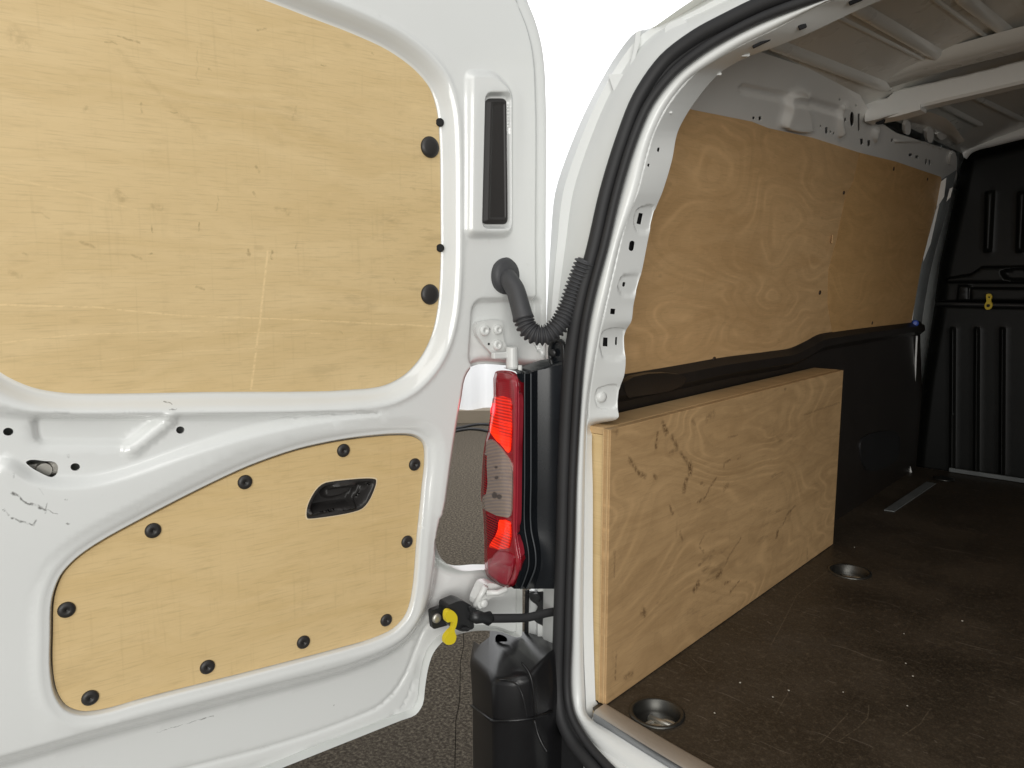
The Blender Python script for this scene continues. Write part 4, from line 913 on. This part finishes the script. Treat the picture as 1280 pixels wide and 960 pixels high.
# plywood boards
def wm(lst):
    o = []
    for pts, w, a in lst:
        q = DS(pts); o += [(float(q[i][0]), float(q[i][1]), float(q[i+1][0]), float(q[i+1][1]), w*0.9, a*0.72) for i in range(len(pts)-1)]
    return o
um = wm([([(18, 44), (28, 52)], 0.012, 0.30), ([(147, 47), (175, 53)], 0.0015, 0.6), ([(132, 52), (145, 56)], 0.0012, 0.5), ([(148, 65), (175, 92), (205, 125), (255, 170)], 0.005, 0.16), ([(176, 128), (177, 140)], 0.0018, 0.55), ([(322, 38), (332, 35)], 0.0018, 0.6), ([(262, 87), (264, 88)], 0.0018, 0.6),
         ([(146, 241), (153, 249)], 0.006, 0.4), ([(192, 257), (202, 261)], 0.004, 0.4), ([(190, 282), (190, 289)], 0.0012, 0.7), ([(249, 281), (248, 289)], 0.0012, 0.7), ([(320, 207), (325, 214)], 0.0025, 0.55), ([(318, 240), (320, 244)], 0.002, 0.5), ([(345, 260), (362, 262), (360, 268)], 0.004, 0.35),
         ([(102, 302), (118, 310)], 0.003, 0.5), ([(165, 318), (176, 323)], 0.0025, 0.6), ([(187, 320), (189, 319)], 0.002, 0.6), ([(245, 360), (254, 361)], 0.002, 0.5), ([(310, 312), (312, 318)], 0.0022, 0.65), ([(340, 315), (341, 324)], 0.0022, 0.7), ([(371, 306), (371, 311)], 0.0016, 0.5), ([(15, 340), (24, 344)], 0.005, 0.35), ([(30, 317), (31, 318)], 0.003, 0.5),
         ([(465, 66), (468, 68)], 0.0018, 0.5), ([(400, 81), (406, 82)], 0.0018, 0.55), ([(493, 349), (494, 351)], 0.003, 0.55), ([(340, 318), (340, 322)], 0.002, 0.5), ([(420, 415), (426, 417)], 0.002, 0.4), ([(247, 58), (247, 105)], 0.0012, 0.25), ([(272, 240), (272, 262)], 0.0012, 0.35), ([(371, 134), (367, 150)], 0.002, 0.3), ([(515, 235), (518, 237)], 0.004, 0.3), ([(107, 135), (108, 136)], 0.003, 0.4), ([(208, 140), (222, 141)], 0.001, 0.5), ([(40, 265), (62, 272)], .002, .25)])
ulns = wm([([(335, 310), (325, 400), (314, 486)], 0.0022, 0.7), ([(0, 381), (120, 384), (220, 394), (380, 400), (545, 408)], 0.0016, 0.6), ([(0, 428), (100, 418), (220, 414), (400, 417)], 0.0012, 0.5), ([(0, 220), (90, 240), (170, 262)], 0.0016, 0.3), ([(90, 455), (220, 440), (330, 435)], 0.0012, 0.3)])
M['ply_up'] = plywood('door_upper_plywood', (0.755, 0.575, 0.312), (0.65, 0.478, 0.235), fleck=0.18, soil=0.40, scuff=0.16, marks=um, lines=ulns, markcol=(0.22, 0.15, 0.06), rough=0.5)
sheet('upper_plywood_panel', UP, [], 0.03, lambda q: D3(q, np.zeros(len(q))), M['ply_up'], door, 0.0045, uv=uvq, label='large pale plywood panel filling the window space')
lm = wm([([(106, 740), (115, 752)], 0.0035, 0.45), ([(70, 745), (69, 800), (70, 818)], 0.0025, 0.45), ([(271, 820), (277, 819)], 0.002, 0.45), ([(454, 552), (452, 560)], 0.004, 0.4), ([(338, 625), (340, 631)], 0.0018, 0.4), ([(310, 660), (318, 661)], 0.0025, 0.3), ([(432, 683), (432, 688)], 0.0016, 0.6), ([(310, 680), (312, 760)], 0.0012, 0.22), ([(390, 597), (394, 600)], 0.003, 0.3), ([(462, 574), (464, 575)], 0.002, 0.4), ([(395, 566), (400, 562)], 0.004, 0.25)])
lln = wm([([(165, 790), (175, 787)], 0.0015, 0.7), ([(112, 850), (122, 849)], 0.0015, 0.7), ([(440, 681), (452, 684)], 0.005, 0.35)])
M['ply_lo'] = plywood('door_lower_plywood', (0.755, 0.565, 0.295), (0.66, 0.475, 0.22), fleck=0.10, soil=0.40, scuff=0.12, marks=lm, lines=lln, markcol=(0.22, 0.15, 0.06), rough=0.5, off=(2.3, 1.1))
sheet('lower_plywood_panel', LO, [HAND], 0.03, lambda q: D3(q, np.full(len(q), 0.004)), M['ply_lo'], door, 0.0055, uv=uvq, label='lower pale plywood panel with a handle cut-out')
M['plyrim'] = simple('cut_plywood_edge', (0.78, 0.64, 0.42), 0.6)
sheet('panel_cut_edge', dpoly([(a+(a-425)*0.035, b+(b-622)*0.06) for a, b in hand_px], 0), [HAND], 0.01, lambda q: D3(q, np.full(len(q), 0.0045)), M['plyrim'], door, 0, uv=uvq)
# fastener caps
for x, y in [(429, 563), (518, 580.5), (306, 602.5), (191, 663), (508.5, 677), (83, 762), (482.5, 775), (379, 802.5), (259, 833.5), (112.5, 872)]:
    c = dp((x, y), 0.004); sq = c+DN*0.0
    build('fastener_cap', *merge([lathe_vf(c, DN, [(0.0102, 0), (0.0104, 0.0012), (0.0092, 0.0032), (0.006, 0.0042), (0.0022, 0.0040), (0.0015, 0.0015)], 24)]), M['cap'], door, True)
for x, y in [(537, 184), (537, 368)]:
    c = dp((x, y), 0.0); build('fastener_cap', *lathe_vf(c, DN, [(0.0160, 0), (0.0165, 0.0015), (0.0150, 0.004), (0.010, 0.0055), (0.002, 0.006)], 28), M['cap'], door, True)
for x, y in [(549.8, 153), (550.3, 310)]:
    c = dp((x, y), 0.0015); build('drain_notch', *lathe_vf(c, DN-0.6*DE, [(0.0065, -0.002), (0.0065, 0.0018), (0.003, 0.0012)], 14), M['shade_black'], door, True)
# handle cup
hp = np.array(hand_px)
LEV = chaikin([(408, 606), (447, 602), (446, 612), (434, 622), (408, 627)], 2)
def hand_pos(q):
    px = PROJ(D3(q, np.zeros(len(q)))); d = sdf(q, HAND); h = 0.005-0.030*S(-d, 0.004, 0.016)
    h += 0.016*(1-S(sdf(px, LEV), -3, 2))
    h += 0.010*(1-S(dist(px, np.array([(386, 640), (440, 632), (458, 606)]), False), 1, 4))
    return D3(q, h)
sheet('handle_cup', HAND, [], 0.003, hand_pos, M['cap'], door, 0.008, uv=uvq, eps=0.0008)
# black vent flap
vpx = rpoly([(609.5, 122), (635.5, 122), (637, 280), (605.5, 280)], [7, 7, 6, 6])
VQ = DS(vpx, 0.026)
sheet('vent_flap', VQ, [], 0.005, feat=[(VQ, True, (-0.002, -0.005, -0.009, -0.012))], pos= lambda q: D3(q, 0.020+0.0075*S(-sdf(q, VQ), 0.0, 0.005)-0.0018*S(-sdf(q, VQ), 0.008, 0.011)), mat=M['cap'], parent=door, thick=0.006, uv=uvq, eps=0.001)
# latch seen through its hole
lq = dp((54, 586), -0.02); build('latch', *merge([box_vf(lq, DE, EZ, DN, 0.05, 0.018, 0.012, 0.003), lathe_vf(lq+DN*0.006, DN, [(0.01, 0), (0.009, 0.004)], 12)]), M['steel'], door, False)

# ---- upper hinge
pp = cr([(596, 404), (603, 401.5), (625, 401), (628.5, 404), (629, 420), (634, 434), (640, 436), (640, 447), (625, 449), (614, 441), (597, 420), (595, 414)], True, 2)
hv = merge([prism_vf(DP(pp, 0.016), DN, 0.008)])
uh = build('upper_hinge', hv[0], hv[1], M['hinge'], door, False)
for x, y, r in ((605, 413, .0095), (621.5, 412, .0085), (621, 431, .0090)):
    c = dp((x, y), 0.016); build('hinge_bolt', *lathe_vf(c, DN, [(r, -0.001), (r, 0.003), (r*0.85, 0.0055), (r*0.4, 0.006), (r*0.35, 0.004)], 16), M['hinge'], door, True)
for x, y in ((611.5, 411.5), (611, 430)):
    build('hinge_hole', *lathe_vf(dp((x, y), 0.0165), DN, [(0.002, -0.001), (0.002, 0.0006)], 8), M['shade_black'], door, True)
k0_, k1_ = dp((640, 461), 0.036), dp((640, 433.5), 0.036)
build('hinge_knuckle', *merge([tube_vf([k0_, k0_*0.9+k1_*0.1, k1_*0.97+k0_*0.03, k1_], [0.0095, 0.0105, 0.0105, 0.0085], 18), box_vf(dp((626, 444), 0.032), DE, EZ, DN, 0.034, 0.011, 0.010, 0.002)]), M['hinge'], door, False)
pn = dp((650, 464), 0.05); build('hinge_stop_pin', *merge([tube_vf([pn-EZ*0.010, pn+EZ*0.010], 0.0036, 10), tube_vf([pn-EZ*0.010, pn-EZ*0.004], 0.0055, 10)]), M['hinge'], door, True)

# ---- lower hinge
a3 = DP(cr([(597, 757), (603, 738), (607, 731), (614, 729), (622, 731), (628, 735), (632, 737), (629, 745), (622, 746), (613, 748), (606, 756), (600, 761)], True, 3), 0.040)
build('lower_hinge', *prism_vf(a3, DN, 0.026), M['hinge'], door, False)
build('hinge_bolt', *lathe_vf(dp((604.5, 754), 0.040), DN, [(0.0075, 0), (0.0075, 0.004), (0.004, 0.006)], 14), M['hinge'], door, True)
build('hinge_arm', *merge([tube_vf([dp((592, 760), 0.03), dp((607, 733), 0.045)], 0.005, 10), tube_vf([dp((608, 741), 0.046), dp((622, 741), 0.052), dp((634, 736), 0.06)], 0.005, 10)]), M['hinge'], door, True)

# ---- check strap with yellow clip
def DD(px, d): return dp(px, d)
cs = build('check_strap', *merge([prism_vf(DP(rpoly([(538.5, 763.5), (560, 756), (562, 781), (541, 787)], 3.5), 0.014), DN, 0.010),
                         prism_vf(DP(rpoly([(559, 757), (576, 750), (590, 757), (593, 786), (578, 790), (561, 783)], 4), 0.036), DN, 0.028),
                         prism_vf(DP(chaikin([(586, 757), (597, 762), (596, 766), (588, 768)], 1), 0.042), DN, 0.01), prism_vf(DP(chaikin([(580, 783), (587, 785), (586, 790), (575, 788)], 1), 0.042), DN, 0.012)]), M['plastic'], door, False)
sa_ = [DD((588, 769), 0.038), DD((596, 771), 0.04), DD((604, 772), 0.042), DD((611, 773), 0.044), DD((614, 773.5), 0.044)]
tube('strap_boot', sa_, [0.009, 0.012, 0.009, 0.0125, 0.008], M['plastic'], door, 12)
s0 = DD((612, 773), 0.044); s1 = y_((703, 763), 1.035)
ml = (s0+s1)/2; ml = ml+EZ*(-0.006)
tube('strap_arm', cr([s0, s0*0.5+ml*0.5+EZ*-0.0005, ml, ml*0.45+s1*0.55+EZ*0.001, s1], False, 5), 0.0082, M['rubber'], door, 12, flat=0.6)
build('strap_bolt', *lathe_vf(DD((545.5, 772.5), 0.0145), DN, [(0.0085, -0.001), (0.0082, 0.003), (0.006, 0.0045), (0.002, 0.0042)], 16), M['steel'], door, True)
yc = cr([(558, 766), (561, 763), (566, 763.5), (571, 769), (572, 773), (571, 781), (568.5, 789), (570.5, 795), (568.5, 803), (563, 806), (557, 805), (557, 797), (562, 790), (566, 786), (566.5, 777), (559, 778)], True, 4)
build('yellow_clip', *prism_vf(DP(yc, 0.046), DN, 0.010), M['yellow'], door, False)

# ---- wiring conduit from the door to the pillar
g0 = dp((632, 345), 0.018)
build('conduit_grommet', *lathe_vf(g0, DN+0.25*DE, [(0.030, -0.006), (0.031, 0.002), (0.027, 0.008), (0.022, 0.009), (0.019, 0.012), (0.010, 0.013)], 28), M['rubber_grey'], door, True)
e1 = y_((732, 325), 1.002)
def on_t(px, t):
    d0 = np.linalg.norm(g0-C); d1 = np.linalg.norm(e1-C); d = RAY([px])[0]; d /= np.linalg.norm(d); return C+d*((1-t)*d0+t*d1-0.028*math.sin(math.pi*min(1, t*1.2)))
el = [g0, on_t((636, 350), 0.12), on_t((644, 362), 0.2), on_t((650, 382), 0.3), on_t((654.5, 399), 0.36)]
tube('conduit_elbow', cr(el, False, 5), np.interp(np.linspace(0, 1, 21), [0, 0.3, 0.9, 1], [0.016, 0.0155, 0.0165, 0.018]), M['rubber_grey'], door, 16)
bp = cr([on_t((654, 397), 0.36), on_t((659, 410), 0.42), on_t((669, 418), 0.5), on_t((684, 418), 0.58), on_t((699, 406), 0.68), on_t((709, 387), 0.78), on_t((718, 362), 0.88), on_t((726, 341), 0.95), e1], False, 22)
L_ = np.concatenate([[0], np.cumsum(np.linalg.norm(np.diff(bp, axis=0), axis=1))]); nn = 30*8; tt = np.linspace(0, L_[-1], nn)
bp2 = np.stack([np.interp(tt, L_, bp[:, k]) for k in range(3)], 1)
tube('conduit_bellows', bp2, 0.0150+0.0024*np.sign(np.sin(np.arange(nn)*2*math.pi/8))*np.abs(np.sin(np.arange(nn)*2*math.pi/8))**0.6, M['rubber_grey'], door, 16)

# ================================================================== TAIL LAMP
lensl = [(619, 465), (617, 495), (611, 536), (606.5, 552), (604, 570), (602.5, 595), (601.5, 622), (604, 640), (605.5, 675), (606, 705), (608, 719)]
lout = np.array(cr(lensl+[(616, 726), (626, 732.5), (636, 734.5), (645, 729), (650, 718), (652, 702), (649, 685), (646.5, 665), (647, 620), (648, 560), (648.5, 500), (648, 474), (644, 466), (632, 463)], True, 3))
def lens_Y(q): return 0.925+0.018*np.clip((646-q[:, 0])/42, 0, 1.1)**2.0+0.012*S(q[:, 1], 700, 735)+0.010*S(-q[:, 1], -478, -462)
def lens_pos(d): 
    def f(q):
        e = sdf(q, lout); return ONY(q, lens_Y(q)+0.006*S(e, -5, 0)**2-d)
    return f
def lensmat(name, col, em=0.0, emcol=None, stripes=None, rough=0.12, trans=0.0, dark=None):
    t = NT(name); u = t.uv(); c = col
    n = t.noise(u, 40, 4, 0.6)
    if stripes:
        sx, rot, amt, c2 = stripes
        w = t.n('ShaderNodeTexWave', wave_type='BANDS', bands_direction='Y'); t.t.links.new(t.uv(1, 1, 0, 0, rot), w.inputs['Vector']); w.inputs['Scale'].default_value = sx; w.inputs['Distortion'].default_value = 0.0
        c = t.mix(t.math('MULTIPLY', w.outputs['Fac'], amt), c, c2)
    c = t.mix(t.math('MULTIPLY', t.rng(n, 0.5, 0.75), 0.35), c, dark or tuple(q*0.5 for q in col))
    t.p(Base_Color=c, Roughness=rough, Coat_Weight=0.7, Coat_Roughness=0.03, Transmission_Weight=trans)
    if em:
        # bulb-side reflector glow behind the ribbed plastic
        t.p(Emission_Color=c if emcol is None else emcol, Emission_Strength=em)
    return t.m
M['lens'] = lensmat('red_lens', (0.30, 0.008, 0.016), stripes=(95, 0.0, 0.5, (0.18, 0.004, 0.010)))
M['lens_rib'] = lensmat('dark_red_ribbed_lens', (0.36, 0.012, 0.02), stripes=(70, 0.0, 1.0, (0.05, 0.004, 0.008)))
M['lens_rim'] = lensmat('dull_red_rim', (0.33, 0.02, 0.035), rough=0.25)
def litmat(name, c1, c2, em):
    t = NT(name); u = t.uv(); n = t.noise(t.uv(22, 16), 1.5, 3, 0.5)
    w = t.n('ShaderNodeTexWave', wave_type='BANDS', bands_direction='Y'); t.t.links.new(t.uv(1, 1, 0, 0, 0), w.inputs['Vector']); w.inputs['Scale'].default_value = 60.0
    f = t.math('ADD', t.math('MULTIPLY', t.rng(n, 0.38, 0.64), 0.75), t.math('MULTIPLY', w.outputs['Fac'], 0.3))
    c = t.mix(f, c1, c2); t.p(Base_Color=(0.25, 0.008, 0.004), Roughness=0.2, Coat_Weight=0.7, Coat_Roughness=0.03, Emission_Color=c, Emission_Strength=em); return t.m
M['lit'] = litmat('lit_red_segment', (0.10, 0.0016, 0.001), (0.90, 0.026, 0.003), 2.3)
M['clear'] = lensmat('clear_reverse_lens', (0.40, 0.35, 0.335), stripes=(85, 0.9, 0.75, (0.60, 0.47, 0.36)), dark=(0.14, 0.12, 0.115), rough=0.25); M['clear'].node_tree.nodes['Principled BSDF'].inputs['Metallic'].default_value = 0.45
M['red_low'] = lensmat('plain_red_lens', (0.32, 0.018, 0.035), rough=0.2)
lamp = sheet('tail_lamp', lout, [], 2.5, lens_pos(0), M['lens'], van, 0.03, eps=0.5, feat=[(lout, True, (-1.2, -2.6, -4.0, -5.2))], label='red tail lamp with lit upper and lower segments')
def seg(name, pts, mat, d, rnd_=4, sp=2.5, th=0.003):
    p = cr(pts, True, rnd_) if rnd_ else np.array(pts, float); return sheet(name, p, [], min(sp, 1.8), lens_pos(d+0.0015), mat, lamp, th+0.002, eps=0.4)
seg('lamp_rim', [(640, 468), (645, 468), (648, 480), (648, 560), (647, 640), (646.5, 668), (651, 694), (651, 708), (646, 722), (640, 731), (638, 728), (643, 716), (645, 700), (641.5, 672), (641.5, 640), (642, 560), (642.5, 490)], M['lens_rim'], 0.003, 3, 2.5, 0.008)
seg('brake_segment', [(618, 496), (637, 499), (638, 512), (637, 560), (635, 566), (629, 559), (613, 541), (612.5, 532)], M['lit'], 0.0018, 2)
seg('ribbed_edge', [(616, 498), (618, 497), (612.5, 532), (612.5, 541), (610, 540)], M['lens_rib'], 0.002, 0)
seg('reverse_segment', [(607.5, 553), (613, 549), (622, 556), (633, 570), (637.5, 578), (639.5, 590), (639, 630), (637.5, 645), (634, 647), (606, 637.5), (602.5, 634), (603, 622), (604.5, 615), (607.5, 618), (608.5, 585)], M['clear'], 0.0018, 2)
seg('ribbed_edge', [(605, 567), (608.3, 570), (607.5, 617), (602.8, 621)], M['lens_rib'], 0.0022, 0)
seg('fog_segment', [(624, 650), (636.5, 653), (637, 657), (635.5, 684), (633, 686), (612, 684), (611.5, 682), (619, 670), (622.5, 660)], M['lit'], 0.0018, 2)
seg('ribbed_edge', [(606.5, 643), (618, 647), (622, 652), (617, 669), (609.5, 684), (606.5, 684)], M['lens_rib'], 0.002, 0)
seg('lower_lens', [(609.5, 718), (612, 708), (621, 690), (640, 694), (641.5, 706), (638, 722), (632, 731), (622, 727)], M['red_low'], 0.0016, 3)
# bulb holder seen through the clear lens
for x, y, a, b in ((618, 619, 3.2, 4), (624, 621, 3, 3), (620, 584, 2, 1.5), (620.5, 597, 2.4, 2)):
    sheet('bulb_holder_spot', ell(x, y, a, b, 14), [], 1.5, lens_pos(0.0042), simple('lamp_inner_grey', (0.10, 0.085, 0.08), 0.3, coat=0.6) if 'lig' not in M else M['lig'], lamp, 0, eps=0.3); M['lig'] = bpy.data.materials['lamp_inner_grey']
gl = bpy.data.lights.new('lamp_glow', 'POINT'); gl.energy = 0.035; gl.color = (1.0, 0.03, 0.05); gl.shadow_soft_size = 0.012
go = bpy.data.objects.new('lamp_glow', gl); COL.objects.link(go); go.parent = lamp
gw = Vector(y_((603, 512), 0.93))+Vector((0, 0, Z0)); go.location = gw-ORG[lamp.name]
# housing: dark side wall facing the load bay
rows = [(467, 0), (480, 0), (520, 0), (600, 0), (660, 0), (690, 4), (708, 4), (724, 0), (736, -4)]
def col(x, Y, k=1.0, top=0): return ONY(cr([(x+o*k, y+(top if i == 0 else 0)) for i, (y, o) in enumerate(rows)], False, 5), Y)
cols = [col(646.5, 0.932), col(649.5, 0.938), col(652, 0.944), col(655, 0.948), col(655.8, 0.944, 1.2), col(657, 0.950, 1.3), col(662.5, 0.962, 1.4), col(663.6, 0.957, 1.4), col(665, 0.966, 1.4, -2), col(672, 0.985, 1.0, -4), col(682, 0.995, 0.4, -6), col(694, 1.004, 0, -10), col(708, 1.006, 0, -12)]
hs = loft('lamp_housing', cols, M['gloss'], lamp); hs.data.set_sharp_from_angle(angle=math.radians(38))
a3 = [cols[i][0] for i in range(len(cols))]; b3_ = [q+np.array([-0.05, 0.02, 0.004]) for q in a3]
loft('lamp_housing_top', [a3, [q+np.array([-0.004, 0.001, 0.003]) for q in a3], b3_], M['gloss'], lamp)
a3 = [cols[i][-1] for i in range(len(cols))]; b3_ = [q+np.array([-0.06, 0.02, 0.0]) for q in a3]
loft('lamp_housing_base', [a3, b3_], M['gloss'], lamp)
M['edge_highlight'] = simple('grey_edge_highlight', (0.055, 0.06, 0.066), 0.4, var=0.4)  # lighter grey beads paint the highlight lines along the housing ridges
build('housing_highlight', *merge([tube_vf(cols[4]+np.array([0.0006, -0.0006, 0]), 0.0011, 6), tube_vf(cols[7]+np.array([0.0006, -0.0006, 0]), 0.0014, 6)]), M['edge_highlight'], lamp, True)
ear = ONY(cr([(687, 432), (690, 426), (697, 424), (704, 428), (706, 440), (705, 470), (692, 462), (680, 462), (688, 450)], True, 4), 1.012)
build('lamp_ear', *prism_vf(ear, (0.3, -0.95, 0), 0.018), M['gloss'], lamp, False)
build('lamp_ear_rib', *merge([tube_vf(ONY(cr([(688, 450), (687.5, 436), (690.5, 427.5), (697, 425), (703, 429), (705, 445), (705, 480)], False, 4), 1.008), 0.0035, 8), tube_vf(ONY(cr([(688, 448), (691, 460), (692, 478)], False, 4), 1.006), 0.0035, 8)]), M['plastic'], lamp, True)
build('ear_screw', *lathe_vf(y_((691, 441), 1.006), (0.3, -0.95, 0), [(0.007, 0), (0.0065, 0.003), (0.002, 0.003)], 12), M['plastic'], lamp, True)

# ================================================================== pillar foot, latch bracket, bumper
ps = [(660, 738), (697, 742), (697, 812), (676, 801), (666, 803), (661, 800)]
build('pillar_foot', *prism_vf(ONY(np.array(ps, float), 1.052), (0, -1, 0), 0.02), M['jamb'], van, False)
build('strap_mount', *merge([prism_vf(ONY(cr([(661, 741), (680, 740), (700, 741), (702, 796), (692, 791), (680, 783), (668, 776), (667, 769), (672, 758), (663, 750)], True, 3), 1.040), (0, -1, 0), 0.01),
      lathe_vf(y_((671, 746.5), 1.036), (0, -1, 0), [(0.009, 0), (0.008, 0.004), (0.003, 0.004)], 12), prism_vf(ONY(cr([(681, 772), (688, 768), (694, 772), (694, 780), (684, 779)], True, 3), 1.032), (0, -1, 0), 0.01)]), M['plastic'], van, False)
build('pillar_gap', *prism_vf(ONY(np.array([(656.5, 738), (660, 738), (658.5, 802), (655, 800)], float), 1.046), (0, -1, 0), 0.004), M['shade_black'], van, False)

def Yp(x, y, Y): return y_((x, y), Y)
A0, A1, A2, A3_, A4 = Yp(587, 824, 0.965), Yp(614.5, 848, 0.875), Yp(650, 852, 0.90), Yp(669, 839, 0.925), Yp(690, 808, 0.975)
T0_, T1_, T2_ = Yp(600, 806, 1.0), Yp(618, 791, 1.03), Yp(700, 800, 1.04)
E0, E1, E2, E3_, E4 = Yp(589.5, 882, 0.962), Yp(616.5, 901, 0.872), Yp(645, 900.5, 0.892), Yp(666, 898, 0.915), Yp(690, 889, 0.955)
dn = np.array([0, 0, -0.36]); G = [E0+dn+np.array([0.0, 0, 0]), E1+dn, E2+dn, E3_+dn, E4+dn]
def strip(A, B, n=1): return [A, B]
bm = bmesh.new()
def vv_(p): return bm.verts.new(p)
rowA = [vv_(p) for p in (Yp(577+12, 800, 1.10), A0, A1, A2, A3_, A4, Yp(714, 822, 1.045))]
rowE = [vv_(p) for p in (E0+np.array([-0.01, 0.13, 0]), E0, E1, E2, E3_, E4, Yp(714, 885, 1.045))]
rowG = [vv_(p) for p in [G[0]+np.array([-0.01, 0.13, 0])]+G+[Yp(714, 885, 1.045)+dn]]
for r0, r1 in ((rowA, rowE), (rowE, rowG)):
    for i in range(6): bm.faces.new((r0[i], r1[i], r1[i+1], r0[i+1]))
tb_ = [vv_(p) for p in (T0_, T1_, T2_)]
bm.faces.new((rowA[0], rowA[1], tb_[0])); bm.faces.new((tb_[0], rowA[1], rowA[2], tb_[1])); bm.faces.new((tb_[1], rowA[2], rowA[3], rowA[4])); bm.faces.new((tb_[1], rowA[4], rowA[5], tb_[2])); bm.faces.new((tb_[2], rowA[5], rowA[6]))
bmesh.ops.recalc_face_normals(bm, faces=bm.faces[:])
bmesh.ops.bevel(bm, geom=[e for e in bm.edges if not e.is_boundary], offset=0.011, segments=4, affect='EDGES', profile=0.5)
M['bumper'] = simple('black_bumper_plastic', (0.011, 0.011, 0.012), 0.30, bump=(300, 0.10, 0.0008), var=0.5, spec=0.4)
bmp = from_bm('rear_bumper', bm, M['bumper'], van, True, label='black plastic rear bumper corner below the tail lamp')
bmp.data.set_sharp_from_angle(angle=math.radians(60))
arch = ONY(cr([(618, 851), (632, 850), (645, 855), (652, 866), (656, 882), (658, 897)], False, 5), 0.885)
tube('bumper_bead', arch, 0.0014, M['bumper'], bmp, 8)
tube('bumper_bead', ONY(cr([(652, 828), (662, 842), (667, 865), (669.5, 895)], False, 5), 0.912), 0.0025, M['bumper'], bmp, 8)
tube('bumper_bead', ONY(cr([(668, 900), (672, 916), (678, 930), (684, 940)], False, 5), 0.905), 0.0025, M['bumper'], bmp, 8)
tube('bumper_bead', [E0+np.array([0, -0.001, 0]), E1+np.array([0, -0.002, 0]), E2, E3_, E4], 0.0025, M['bumper'], bmp, 8)
pk = ONY(cr([(619, 797), (622, 793), (632, 796), (634, 799), (624, 800), (621, 804)], True, 3), 1.0)
build('bumper_notch', *prism_vf(pk, (0, 0, 1), 0.004), M['shade_black'], bmp, False)
box('bumper_beam', (-0.74, 0.93, -0.42), (0.86, 1.04, -0.17), M['bumper'], bmp, 0.02)
clip = ONY(np.array([(664, 806), (667, 804), (698, 824), (698, 834), (670, 812), (665, 814)], float), 1.02)
build('bumper_lip', *prism_vf(clip, (0, -1, 0), 0.01), M['plastic'], bmp, False)

# ================================================================== loose crumbs on the load floor
M['crumb'] = simple('white_crumb', (0.42, 0.39, 0.33), 0.8)
crumb_px = [(925, 853, 2.0), (986, 863, 2.2), (966, 871, 2.0), (1054, 865, 1.6), (1141, 845, 2.0), (1203, 776, 2.2), (1134, 882, 1.6), (1130, 792, 1.3), (893, 891, 2.0), (1068, 684, 1.6), (1132, 829, 1.8)]
pos_words = ['lying near the rear tie-down ring', 'on the open middle of the load floor']
me0 = None
for k, (x, y, s) in enumerate(crumb_px):
    r = s/950; c = z_((x, y), 0.0035)
    bm = bmesh.new(); bmesh.ops.create_icosphere(bm, subdivisions=1, radius=r)
    for v in bm.verts: v.co = Vector(c)+Vector((v.co.x*random.uniform(0.7, 1.4), v.co.y*random.uniform(0.6, 1.2), max(-0.0034, v.co.z*0.6)))
    lab = {8: 'pale crumb lying right beside the rear tie-down ring', 9: 'pale crumb lying just beyond the forward tie-down ring', 5: 'pale crumb lying well out on the floor towards the bulkhead'}.get(k, 'tiny pale crumb scattered on the open dark brown load floor')
    o = from_bm('crumb', bm, M['crumb'], None, True, label=lab, cat='crumb'); o['group'] = 'crumbs on the load floor'
